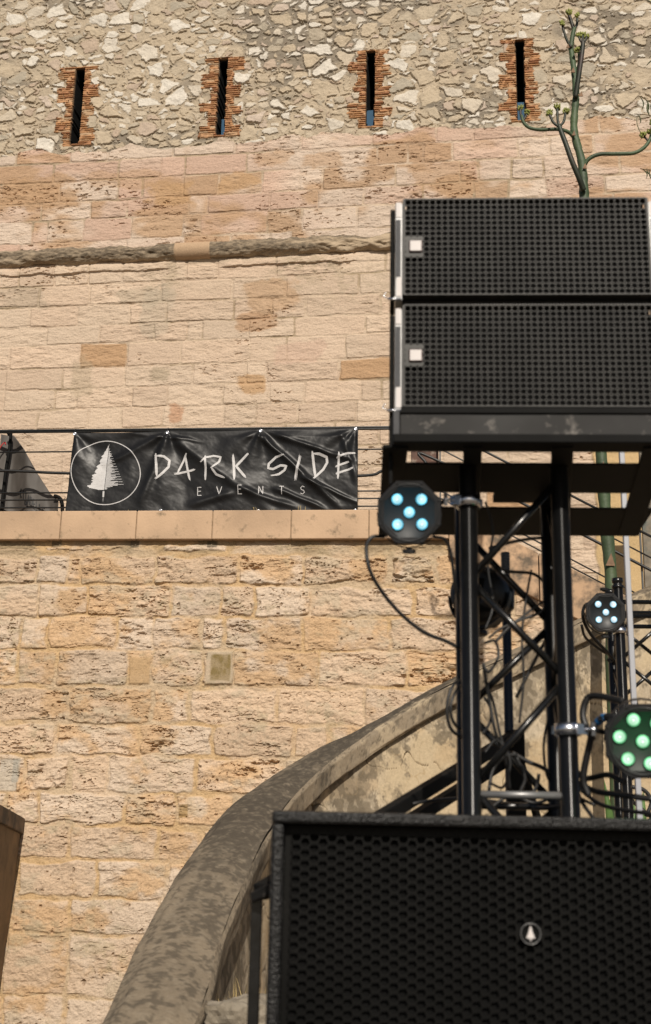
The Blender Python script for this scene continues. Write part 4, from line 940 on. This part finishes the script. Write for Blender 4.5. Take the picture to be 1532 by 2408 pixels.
base2 = la+ux2*sz2/2+uy2*sz2/2; base2[2] = 0
def z2_(y): return P(1480, y, D2)[2]
nf = [z2_(1460)+.02]
while nf[-1] > .35: nf.append(nf[-1]-.205)
tw2, cor2 = truss('truss_tower', 'farther black truss tower at the right edge beside the pale pole', base2, ux2, sz2, 1.0, z2_(1385), .024, .009, nf[:-4], [z+.03 for z in nf[:-4]], 'truss towers')
tw2.location.z = 1.0
for yy_ in (1416, 1449):
    for b2 in (-1, 1):
        MB().tube([np.array([*cor2[(-1, b2)][:2], z2_(yy_)])+ux2*.02, np.array([*cor2[(1, b2)][:2], z2_(yy_)])+ux2*1.1], .011, 12).build('cross_tube', M_BLACK, tw2)
for a in (-1, 1):
    for b2 in (-1, 1):
        c = cor2[(a, b2)]; z_ = z2_(1385); MB().lathe((c[0], c[1], z_), (0, 0, 1), (1, 0, 0), [(.026, 0), (.029, .004), (.029, .014), (.022, .018), (.022, .026), (.027, .030), (.027, .05)], 20).build('coupler', M_BLACK, tw2)

# ================================================================ stand with outriggers behind the near truss
sb = P(1197, 1700, 4.3)
st = empty('stage_stand', (sb[0], sb[1], 0.0), 'black mast with slanting outriggers, one jack leg standing left of the subwoofer', 'stand')
MB().tube([(sb[0], sb[1], 0.02), (sb[0], sb[1], P(1197, 1300, 4.3)[2])], .0155, 14).build('mast', M_BLACK, st)
bx = P(1210, 1720, 4.3); MB().box((bx[0], bx[1], bx[2]/2), .030, .03, bx[2]/2).build('mast_sleeve', M_MATTE, st, bevel=.004)
def beam(a, b_, hw_, hz_, nm, m=M_MATTE):
    d_ = (b_-a); L__ = np.linalg.norm(d_); d_ = d_/L__; sx = np.cross(d_, Z_); sx /= np.linalg.norm(sx); up_ = np.cross(sx, d_)
    return MB().box((a+b_)/2, L__/2, hw_, hz_, (d_, sx, up_)).build(nm, m, st, bevel=.003)
foot1 = P(612, 2098, 3.0); beam(P(1215, 1728, 4.28), foot1, .017, .018, 'outrigger')
foot2 = P(800, 2035, 3.32); beam(P(1180, 1795, 4.3), foot2, .016, .017, 'outrigger')
for ft_, hw_ in ((foot1, .0125), (foot2, .0125)):
    o = MB().box((ft_[0]-.006, ft_[1], ft_[2]/2), hw_, .0125, ft_[2]/2).build('jack_leg', M_BLACK, st, bevel=.002)
MB().prism([P(588, 2100, 2.96), P(634, 2076, 2.92), P(636, 2104, 2.92), P(592, 2122, 2.96)], (0, .06, 0)).build('clamp', M_SCRATCH, st, bevel=.003)
a = P(1205, 1728, 4.28); b_ = P(1245, 1860, 4.6); c_ = a+(b_-a)*((a[2]-.02)/(a[2]-b_[2]))
MB().tube([a, c_], .015, 10).build('leg', M_MATTE, st)

# ================================================================ par lamps
def par_lamp(label, c, face, R, leds, ledr, rim, core, strength, clamp=None, knob=(0, 0), roll=0, facecol=M_PARF, glow=.1):
    c = np.array(c, float); n_ = np.array(face, float); n_ /= np.linalg.norm(n_); r_ = np.cross(Z_, n_); r_ /= np.linalg.norm(r_); u_ = np.cross(n_, r_)
    t = empty('par_lamp', c, label, 'stage light', 'par lamps on the trusses'); k = R/.1
    b = MB(); b.lathe(c, n_, r_, [(R*.55, -.10*k), (R*.80, -.085*k), (R*.9, -.045*k), (R*.93, -.012*k)], 40); b.build('housing', M_PAR, t)
    f_ = MB(); f_.lathe(c, n_, u_, [(R*1.02, -.018*k), (R*1.05, -.012*k), (R*1.05, -.001*k), (R*1.02, .003*k), (R*.84, .003*k), (R*.82, -.003*k)], 8, smooth=False, caps=False); fo = f_.build('bezel', M_PAR, t)
    f_ = MB(); f_.lathe(c, n_, u_, [(R*.90, -.006*k), (R*.90, .0045*k), (R*.865, .0055*k), (R*.84, .001*k), (.0001, .001*k)], 48, caps=False); f_.build('face_plate', facecol, t)
    sc = MB()
    for q in range(8):
        a = (q+.5)*math.pi/4+math.pi/8*0; sc.lathe(c+(r_*math.cos(a)+u_*math.sin(a))*R*.955, n_, r_, [(R*.03, .002*k), (R*.026, .006*k), (.0001, .006*k)], 8, caps=False)
    sc.build('screw', M_LENS, t)
    for (x, y) in leds:
        ca, sa = math.cos(roll), math.sin(roll); x, y = x*ca-y*sa, x*sa+y*ca
        p = c+r_*x*R+u_*y*R; rr_ = ledr*R
        cupo = MB().lathe(p, n_, r_, [(rr_*1.08, 0), (rr_*1.08, .005*k), (rr_*1.0, .0055*k), (rr_*.98, .002*k)], 24, caps=False).build('led_cup', M_PAR, t)
        nr, na = 10, 36; prof = np.linspace(1, 0, nr); vs_ = []; cs_ = []
        for i, q in enumerate(prof):
            for a in range(na):
                an = 2*math.pi*a/na; h_ = .004+.004*(1-q*q) + (.0025 if (q < .35) else 0); flu = 1 if a % 2 else .0
                vs_.append(p+(r_*math.cos(an)+u_*math.sin(an))*rr_*q*.97+n_*h_*k)
                tcol = sst(np.array(q), .62, .97); tw_ = float(tcol)*(.65+.35*flu); hu = .5+.5*math.sin(an+x*3+y*2)
                rc = np.array(rim)*(.7+.6*hu); base_ = (np.array([1.05, 1.05, 1.05]) if q < .12 else np.array(core)*(.55 if q < .38 else (.62+.42*hu)*(.82+.18*flu)))
                cs_.append(base_*(1-tw_)+rc*tw_)
        fs_ = [(i*na+a, i*na+(a+1) % na, (i+1)*na+(a+1) % na, (i+1)*na+a) for i in range(nr-1) for a in range(na)]
        me = bpy.data.meshes.new('led'); me.from_pydata([tuple(v_) for v_ in vs_], [], fs_); ca_ = me.color_attributes.new('Col', 'FLOAT_COLOR', 'POINT')
        ca_.data.foreach_set('color', np.concatenate([np.array(cs_), np.ones((len(cs_), 1))], 1).astype(np.float32).reshape(-1)); me.materials.append(emat_cache(strength)); link('led', me, cupo)
    if leds:
        gl = bpy.data.lights.new('lamp_glow', 'POINT'); gl.energy = glow; gl.color = tuple(min(1, x) for x in np.array(rim)*1.0+.02); gl.shadow_soft_size = .02
        go = bpy.data.objects.new('lamp_glow', gl); C.objects.link(go); go.parent = t; go.location = Vector(n_*.045*k)
    # yoke and knob
    for sg in (1, -1):
        if knob[0 if sg > 0 else 1]:
            q = c+u_*sg*R*1.07-n_*.03*k; MB().lathe(q, u_*sg, r_, [(R*.09, 0), (R*.09, R*.05), (R*.21, R*.06), (R*.22, R*.17), (R*.14, R*.20)], 10, smooth=False).build('knob', M_LENS, t)
    yk = MB(); q = c-n_*.04*k; s_ = -1 if knob[1] else 1
    pts = [q+r_*R*.98*math.cos(a)+u_*s_*R*1.08*math.sin(a)-n_*.0 for a in np.linspace(0, math.pi, 15)]
    for i in range(14):
        pa, pb = pts[i], pts[i+1]; d_ = (pb-pa); L_ = np.linalg.norm(d_); d_ /= L_; sd = np.cross(d_, n_); yk.box((pa+pb)/2, L_/2*1.05, .012*k, .0022*k, (d_, n_, sd))
    yk.build('yoke', M_PAR, t)
    if clamp is not None:
        cl, ax, rad_ = clamp; cl = np.array(cl); m__ = MB(); m__.lathe(cl, ax, (1, 0, 0), [(rad_+.001, -.014), (rad_+.007, -.014), (rad_+.007, .014), (rad_+.001, .014), (rad_+.001, -.014)], 28, caps=False)
        dirn = c-cl; dirn[2] *= .2; dirn /= np.linalg.norm(dirn)
        m__.box(cl+dirn*(rad_+.014), .011, .009, .012, (dirn, np.cross(Z_, dirn), Z_)); m__.box(cl-dirn*(rad_+.010), .006, .007, .010, (dirn, np.cross(Z_, dirn), Z_))
        m__.tube([cl+dirn*(rad_+.02), cl+dirn*(rad_+.05)], .004, 8); m__.build('clamp', M_CHROME, t)
        wg = MB(); e_ = cl+dirn*(rad_+.045)
        for s2 in (-1, 1): wg.box(e_+Z_*s2*.008, .004, .003, .008, (dirn, np.cross(Z_, dirn), Z_))
        wg.build('wing_nut', M_RIG, t)
        a_ = MB(); a_.tube(crom([cl+dirn*(rad_+.04), c-n_*.05*k+(cl-c)*.35, c-n_*.04*k+u_*s_*R*1.05*0+(cl-c)*.12], 4), .006, 8); a_.build('arm', M_MATTE, t)
    return t
_em = {}
def emat_cache(s):
    if s not in _em: _em[s] = emat('led_%d' % len(_em), 0, 0, s, 1)
    return _em[s]
five = [(-.37, .40), (.37, .40), (0, 0), (-.35, -.37), (.39, -.36)]
seven = [(0, 0)]+[(.60*math.cos(rad(a)), .60*math.sin(rad(a))) for a in (111, 168, 229, 287, 349, 51)]
c1 = P(963, 1205, 3.0); R1_ = .0795
chL = cor1[(-1, -1)]; chR = cor1[(1, -1)]
p1 = par_lamp('par lamp with five ice-blue glowing LEDs under the left corner of the speaker frame', c1, (-.06, -.96, -.26), R1_, five, .172, (.0, .50, .80), (.56, .95, 1.0), 1.5, glow=.022, clamp=((chL[0], chL[1], P(1110, 1181, D1)[2]), (0, 0, 1), .0245), knob=(0, 1))
c2 = P(1425, 1440, 5.72); chm = cor2[(-1, -1)]
p2 = par_lamp('small par lamp with five cool white LEDs on the farther truss tower', c2, (-.04, -.99, -.12), .091, five, .165, (.10, .42, .60), (.82, .95, 1.0), 1.5, glow=.008, clamp=((chm[0], chm[1], P(1475, 1484, D2)[2]), (0, 0, 1), .024), knob=(1, 1))
c3 = P(1512, 1743, 2.95)
p3 = par_lamp('large par lamp with seven bright green LEDs at the right edge of the picture', c3, (-.20, -.95, -.22), .0865, seven, .175, (.0, .42, .10), (.62, 1.0, .70), 1.5, glow=.09, clamp=((chR[0], chR[1], P(1342, 1718, D1)[2]), (0, 0, 1), .0245), knob=(0, 0), roll=0)
c4 = P(1140, 1408, 3.75)
p4 = par_lamp('unlit black par lamp seen from behind inside the near truss tower', c4, (.45, .88, -.1), .097, [], .19, (0, 0, 0), (0, 0, 0), 0, clamp=None, knob=(0, 1))
a = MB().box(c4+np.array([-.01, -.07, -.01]), .045, .03, .05).build('rear_box', M_MATTE, p4, bevel=.006)

# ================================================================ pale pole
pa, pb = P(1474, 1068, 4.9), P(1492, 1925, 4.9)
pt = np.array([pa[0], pa[1], P(1474, 800, 4.9)[2]])
mx_ = (pa[0]+pb[0])/2
o = MB().box((mx_, 4.9, pt[2]/2), .0105, .0105, pt[2]/2).build('slim_pole', M_POLE, bevel=.003); tag(o, 'slim pale grey pole standing between the speaker frame and the farther truss', 'pole')

# ================================================================ cables
def cable(pts, r, label, k=8, n=8):
    q = crom([P(*p) for p in pts], k); o = MB().tube(q, r, n).build('cable', M_CABLE); tag(o, label, 'cable', 'loose black cables on the truss towers'); return o
cable([(905, 1262, 3.06), (875, 1264, 3.05), (862, 1290, 3.05), (872, 1345, 3.05), (905, 1400, 3.08), (950, 1450, 3.1), (1000, 1488, 3.12), (1050, 1508, 3.14), (1090, 1530, 3.15)], .0048, 'long black cable hanging in a curve from the ice-blue lamp to the near truss')
cable([(1020, 1262, 3.06), (1048, 1270, 3.08), (1062, 1310, 3.1), (1070, 1370, 3.12), (1080, 1420, 3.14), (1092, 1520, 3.15)], .0042, 'short black cable running down from the right side of the ice-blue lamp')
cable([(1094, 1590, 3.14), (1066, 1612, 3.1), (1052, 1660, 3.09), (1060, 1712, 3.1), (1092, 1738, 3.14)], .0042, 'outer loop of black cable sticking out left of the near truss')
cable([(1092, 1606, 3.16), (1070, 1630, 3.13), (1060, 1665, 3.12), (1068, 1700, 3.13), (1094, 1722, 3.16)], .0038, 'inner loop of black cable left of the near truss')
cable([(1140, 1512, 3.2), (1165, 1508, 3.22), (1172, 1545, 3.22), (1150, 1580, 3.2), (1136, 1560, 3.2)], .0036, 'small curled cable loop inside the near truss at mid height')
cable([(1137, 1560, 3.22), (1150, 1640, 3.25), (1165, 1720, 3.25), (1190, 1790, 3.28), (1200, 1860, 3.3)], .0045, 'black cable falling steeply inside the near truss')
cable([(1140, 1600, 3.3), (1160, 1650, 3.3), (1180, 1740, 3.3), (1205, 1800, 3.3)], .0036, 'thinner black cable falling beside the steep one inside the truss')
cable([(1140, 1640, 3.24), (1156, 1670, 3.26), (1152, 1700, 3.26), (1136, 1725, 3.24)], .0036, 'short hooked cable beside the left truss tube')
cable([(1280, 1392, 3.35), (1300, 1430, 3.38), (1295, 1480, 3.38), (1260, 1550, 3.35), (1215, 1640, 3.35)], .0045, 'black cable bowing along the right tube inside the near truss')
cable([(1300, 1405, 3.3), (1270, 1440, 3.3), (1210, 1465, 3.3), (1165, 1510, 3.28)], .004, 'black cable crossing the upper truss from the right tube')
cable([(1150, 1500, 3.3), (1175, 1480, 3.3), (1215, 1460, 3.3), (1262, 1425, 3.3), (1300, 1400, 3.3)], .003, 'thin cable crossing under the unlit lamp')
cable([(1115, 1340, 3.4), (1210, 1345, 3.4), (1260, 1352, 3.4), (1300, 1390, 3.4)], .0045, 'black cable running level behind the unlit lamp')
cable([(1205, 1770, 3.3), (1240, 1790, 3.3), (1290, 1815, 3.3), (1318, 1870, 3.3)], .0055, 'black cable drooping across the foot of the truss')
cable([(1215, 1780, 3.25), (1235, 1830, 3.25), (1225, 1862, 3.25), (1240, 1875, 3.25), (1262, 1850, 3.25), (1268, 1820, 3.25)], .0045, 'curled cable hanging low inside the near truss')
cable([(1150, 1860, 3.2), (1160, 1810, 3.22), (1185, 1780, 3.24), (1215, 1775, 3.25)], .0045, 'arched black cable at the lower left inside the near truss')
cable([(920, 1902, 3.6), (1000, 1885, 3.6), (1090, 1878, 3.5), (1160, 1885, 3.4), (1260, 1900, 3.3), (1330, 1895, 3.2)], .005, 'black cable lying level just above the subwoofer')
cable([(1395, 1740, 3.1), (1372, 1690, 3.12), (1378, 1650, 3.12), (1400, 1636, 3.1), (1470, 1650, 3.0)], .0085, 'thick black cable arching over to the green lamp')
lk = cable([(1450, 1687, 2.97), (1425, 1686, 3.0), (1400, 1705, 3.05), (1385, 1760, 3.08), (1372, 1830, 3.1), (1385, 1872, 3.1)], .0085, 'thick cable with a blue collar plugged into the green lamp')
q_ = [P(1426, 1686, 3.0), P(1416, 1690, 3.02), P(1407, 1698, 3.035)]; MB().tube(crom(q_, 4), .0095, 10).build('blue_collar', M_BLUE, lk)
cable([(1345, 1800, 3.15), (1375, 1830, 3.12), (1430, 1822, 3.05), (1470, 1840, 3.0)], .007, 'black cable passing under the green lamp to the right')
cable([(1355, 1838, 3.15), (1400, 1860, 3.1), (1450, 1868, 3.05), (1540, 1880, 3.0)], .007, 'lower black cable sweeping right under the green lamp')
cable([(1352, 1830, 3.15), (1366, 1880, 3.14), (1400, 1930, 3.1)], .005, 'black cable dropping behind the right corner of the subwoofer')
cable([(1358, 1850, 3.2), (1410, 1890, 3.2), (1470, 1905, 3.2), (1540, 1915, 3.2)], .005, 'lowest black cable at the right above the subwoofer')
for pts_, rr_, lb_ in (([(1142, 1180, 3.2), (1160, 1250, 3.22), (1148, 1330, 3.22), (1160, 1420, 3.22), (1142, 1480, 3.2)], .003, 'thin cable hugging the left tube near the top of the truss'),
        ([(1250, 1340, 3.3), (1236, 1420, 3.3), (1228, 1500, 3.3), (1232, 1600, 3.3), (1222, 1700, 3.3)], .003, 'thin cable hanging straight down the middle of the truss'),
        ([(1140, 1770, 3.2), (1170, 1740, 3.22), (1200, 1790, 3.22), (1185, 1850, 3.22), (1150, 1840, 3.2)], .0034, 'round loop of cable low against the left tube'),
        ([(1300, 1660, 3.3), (1280, 1740, 3.3), (1286, 1820, 3.3), (1312, 1862, 3.3)], .0034, 'thin cable running down beside the right tube'),
        ([(1150, 1290, 3.3), (1190, 1278, 3.3), (1240, 1268, 3.3), (1300, 1262, 3.3)], .0045, 'black cable lying straight across just below the cradle'),
        ([(1148, 1905, 3.2), (1200, 1872, 3.2), (1260, 1888, 3.2), (1330, 1868, 3.15), (1400, 1893, 3.1)], .004, 'wavy black cable lying at the foot of the truss')):
    cable(pts_, rr_, lb_)
cable([(1398, 1418, 5.75), (1376, 1424, 5.78), (1372, 1455, 5.8), (1392, 1495, 5.85), (1425, 1530, 5.9), (1445, 1552, 5.95)], .0075, 'thin black cable curving from the cool white lamp down to the farther truss')
cable([(1368, 1470, 5.8), (1378, 1500, 5.85), (1412, 1528, 5.9), (1440, 1545, 5.95), (1436, 1556, 5.95), (1428, 1550, 5.95)], .0065, 'second thin cable ending in a small coil beside the farther truss')
cable([(1490, 1630, 5.8), (1505, 1680, 5.8), (1518, 1740, 5.8), (1545, 1790, 5.8)], .007, 'thin black cable slanting down right of the pale pole')
cable([(1485, 1850, 5.8), (1515, 1858, 5.8), (1532, 1885, 5.8), (1520, 1920, 5.8)], .009, 'black cable loop at the bottom right corner behind the subwoofer')

# ================================================================ agave flower stalk
DA = 8.15; KA = DA/8.6
def pa_(x, y, D=DA): return P(x, y, D)
pm = P(1446, 1905, DA); base_ag = np.array([pm[0], pm[1], .98])
ag = empty('agave', base_ag, 'tall green agave flower stalk with curving side arms rising above the speakers', 'plant')
pp = [(1375, 470, DA), (1372, 420, DA), (1368, 378, DA), (1355, 330, DA), (1350, 300, DA), (1352, 262, DA), (1355, 223, DA), (1352, 180, DA), (1347, 140, DA), (1342, 108, DA)]
low = [tuple(base_ag), tuple(P(1442, 1600, DA)), tuple(P(1440, 1400, DA)), tuple(P(1427, 1240, DA)), tuple(P(1415, 1080, DA)), tuple(P(1397, 800, DA)), tuple(P(1384, 600, DA))]
pts = crom(low+[tuple(P(*p)) for p in pp], 8); L_ = len(pts)
rsq = np.interp(np.linspace(0, 1, L_), [0, .35, .6, .8, 1], [.047*KA, .040*KA, .030*KA, .027*KA, .019*KA])
rsq = rsq*(1+.06*np.sin(np.arange(L_)*.9)+.04*np.sin(np.arange(L_)*2.3)); MB().tube(pts, list(rsq), 18).build('stem', M_STEM, ag)
def br(pts_, r0__, r1__, m, nm='branch'):
    q = crom([P(*p) for p in pts_], 7); MB().tube(q, list(np.linspace(r0__*KA, r1__*KA, len(q))), 12).build(nm, m, ag)
br([(1343, 112, DA), (1347, 85, DA), (1351, 66, DA)], .020, .016, M_STEM)
br([(1351, 72, DA), (1345, 55, DA), (1338, 32, DA)], .013, .014, M_STEMD); br([(1350, 70, DA), (1357, 58, DA), (1358, 40, DA)], .010, .009, M_STEMD)
br([(1344, 112, DA-.02), (1334, 95, DA-.03), (1326, 72, DA-.04), (1323, 58, DA-.04)], .011, .009, M_STEMD)
br([(1354, 230, DA-.04), (1360, 190, DA-.07), (1366, 150, DA-.09), (1371, 110, DA-.10), (1371, 98, DA-.1)], .018, .017, M_STEMD)
for dx, dy in ((-9, -14), (0, -17), (9, -13)): br([(1371, 102, DA-.1), (1371+dx*.7, 98+dy*.3, DA-.1), (1371+dx, 100+dy, DA-.1)], .010, .007, M_STEMD)
br([(1353, 172, DA), (1360, 158, DA), (1363, 140, DA), (1361, 122, DA)], .012, .011, M_STEM)
br([(1373, 448, DA-.05), (1362, 418, DA-.09), (1346, 380, DA-.12), (1331, 338, DA-.13), (1321, 312, DA-.13), (1315, 294, DA-.13)], .022, .017, M_STEMD)
for tx, ty, mx2 in ((1293, 270, 1302), (1311, 256, 1312), (1330, 266, 1326)): br([(1315, 298, DA-.13), (mx2, (298+ty)/2+4, DA-.13), (tx, ty, DA-.13)], .011, .009, M_STEMD)
br([(1349, 322, DA-.01), (1336, 310, DA-.03), (1310, 304, DA-.05), (1270, 305, DA-.06), (1245, 300, DA-.06), (1232, 288, DA-.06), (1227, 272, DA-.06)], .015, .012, M_STEM)
br([(1229, 282, DA-.06), (1225, 268, DA-.06), (1225, 256, DA-.06)], .010, .008, M_STEMD); br([(1231, 284, DA-.06), (1237, 274, DA-.06), (1240, 266, DA-.06)], .008, .007, M_STEMD)
br([(1373, 392, DA), (1385, 374, DA-.02), (1410, 363, DA-.03), (1450, 362, DA-.04), (1490, 360, DA-.05), (1515, 347, DA-.05), (1530, 325, DA-.05), (1535, 295, DA-.05)], .016, .013, M_STEM)
br([(1526, 333, DA-.05), (1520, 326, DA-.05), (1514, 321, DA-.05)], .009, .008, M_STEMD)
def buds(x, y, D, s=1.0, n=26, w_=8):
    rg2 = random.Random(int(x*7+y)); mb = MB(); c = P(x, y, D)
    for i in range(n):
        dx = rg2.uniform(-1, 1)*w_/3025*D*.9; dy = rg2.uniform(-1, 1)*w_/3025*D*.6; dz_ = rg2.uniform(-.9, .9)*w_/3025*D
        p = c+np.array([dx, dy, dz_]); d_ = np.array([dx*.7, dy, .02+.01*rg2.random()]); d_ /= np.linalg.norm(d_); L__ = rg2.uniform(.010, .020)*s
        mb.tube([p, p+d_*L__*.5, p+d_*L__], [.0035*s, .0052*s, .0012*s], 6)
    mb.build('bud_cluster', M_BUD, ag)
for x, y, w_ in ((1338, 31, 7), (1358, 38, 5), (1323, 56, 6), (1362, 86, 6), (1371, 83, 6), (1380, 87, 6), (1357, 120, 6), (1364, 116, 6), (1292, 268, 7), (1311, 254, 7), (1331, 264, 7), (1225, 256, 6), (1240, 266, 6), (1535, 290, 7), (1513, 320, 7), (1527, 312, 5)): buds(x, y, DA-.06, 1.25, 30, w_)
# bracts on the stem
mb = MB()
for x, y, s_ in ((1372, 440, 1), (1357, 224, 1), (1367, 226, 1), (1348, 170, 1), (1376, 396, 1), (1418, 1110, 1.7), (1436, 1330, 1.9), (1336, 112, .8), (1350, 318, .9)):
    c = P(x, y, DA-.05); w2 = .016*s_; mb.prism([c+[-w2, 0, 0], c+[w2, 0, 0], c+[w2*.3, 0, .045*s_]], (0, .006, 0))
mb.build('bracts', M_SCALE, ag)
rg2 = random.Random(9)
def agleaf(b0, tip, wd, k=10):
    b0 = np.array(b0); tip = np.array(tip); mb = MB(); d_ = tip-b0; sd = np.cross(d_, [0, 1, 0.]); sd /= np.linalg.norm(sd); vs_ = []
    for i in range(k+1):
        t_ = i/k; c = b0+d_*t_+np.array([0, -.12*math.sin(t_*math.pi), -.1*t_*t_]); w2 = wd*(1-t_)**.7*(.6+.8*math.sin(min(1, t_*2)*math.pi/2)); 
        for s2, dd in ((-1, 0), (0, .35), (1, 0)): vs_.append(c+sd*w2*s2+np.array([0, 1, 0])*dd*w2)
    n0 = len(vs_); vs_ += [v_+np.array([0, .012, 0]) for v_ in vs_]
    fs_ = []
    for i in range(k):
        for j in range(2): a = i*3+j; fs_ += [(a, a+1, a+4, a+3), (n0+a, n0+a+3, n0+a+4, n0+a+1)]
        a = i*3; fs_ += [(a, a+3, n0+a+3, n0+a), (a+2, n0+a+2, n0+a+5, a+5)]
    mb.add(vs_, fs_, True); mb.build('leaf', M_LEAF, ag)
for (x, y, dy) in ((1420, 1795, -.3), (1424, 1838, -.5), (1405, 1895, -.6), (1512, 1820, -.2), (1545, 1850, .2), (1490, 1840, .3), (1380, 1930, -.4), (1460, 1810, .4)):
    agleaf(base_ag+[rg2.uniform(-.03, .03), dy*.1, 0], P(x, y, DA+min(dy, 0)), .055)

# ================================================================ narrow-leaved twigs at the right edge
tr = empty('hanging_twigs', P(1560, 300, 8.0), 'thin hanging twigs with narrow leaves at the upper right edge', 'branch')
def twig(pts_, nm='twig', r=.003): q = crom([P(*p) for p in pts_], 6); MB().tube(q, r, 5).build(nm, M_TWIG, tr)
twig([(1620, 215, 8.0), (1560, 245, 8.0), (1530, 240, 8.0), (1505, 226, 8.0), (1494, 232, 8.0)]); twig([(1610, 255, 8.0), (1560, 275, 8.0), (1520, 270, 8.0), (1492, 268, 8.0)]); twig([(1600, 370, 8.1), (1550, 398, 8.1), (1515, 398, 8.1), (1506, 396, 8.1)])
twig([(1600, 60, 8.0), (1560, 90, 8.0), (1532, 115, 8.0)])
# the trunk-side bough the twigs hang from, out of frame
MB().tube(crom([P(1620, -60, 8.1), P(1625, 60, 8.0), P(1618, 215, 8.0), P(1612, 300, 8.05), P(1602, 380, 8.1)], 6), [.012]*25, 8).build('bough', M_TWIG, tr)
def leafn(a, b2, bend, w_=3.2):
    pa2, pb2 = P(*a), P(*b2); d_ = pb2-pa2; sd = np.cross(d_, [0, 1, 0.]); sd /= np.linalg.norm(sd); k = 8; vs_ = []; wm = w_/3025*8
    for i in range(k+1):
        t_ = i/k; c = pa2+d_*t_+sd*bend*math.sin(t_*math.pi); ww = wm*math.sin(max(.04, min(.98, t_))*math.pi)**.8
        vs_ += [c-sd*ww/2+[0, .004, 0], c+[0, -.003, 0], c+sd*ww/2+[0, .004, 0]]
    fs_ = [(i*3+j, i*3+j+1, i*3+j+4, i*3+j+3) for i in range(k) for j in range(2)]
    m2 = MB(); m2.add(vs_, fs_, True); o = m2.build('leaf', M_EUC, tr); q = o.modifiers.new('t', 'SOLIDIFY'); q.thickness = .0008
leafn((1505, 226, 8), (1510, 258, 8), .02); leafn((1516, 230, 8), (1524, 264, 8), .02); leafn((1526, 236, 8), (1530, 275, 8), -.015, 5); leafn((1500, 268, 8), (1508, 314, 8), -.015, 1.5); leafn((1502, 270, 8), (1506, 290, 8), .01)
leafn((1532, 100, 8), (1527, 136, 8), .03, 4); leafn((1536, 138, 8), (1520, 154, 8), .0, 3); leafn((1512, 398, 8.1), (1520, 420, 8.1), .02); leafn((1522, 396, 8.1), (1532, 412, 8.1), -.01); leafn((1528, 398, 8.1), (1536, 425, 8.1), -.01); leafn((1530, 245, 8), (1540, 290, 8), .0, 5); leafn((1500, 0, 8), (1540, 10, 8), .02, 2)
for i in range(26):
    x = rg2.uniform(1545, 1615); y = rg2.uniform(0, 420); leafn((x, y, 8.0), (x+rg2.uniform(-18, 12), y+rg2.uniform(25, 45), 8.0+rg2.uniform(-.2, .2)), rg2.uniform(-.02, .02), 4)
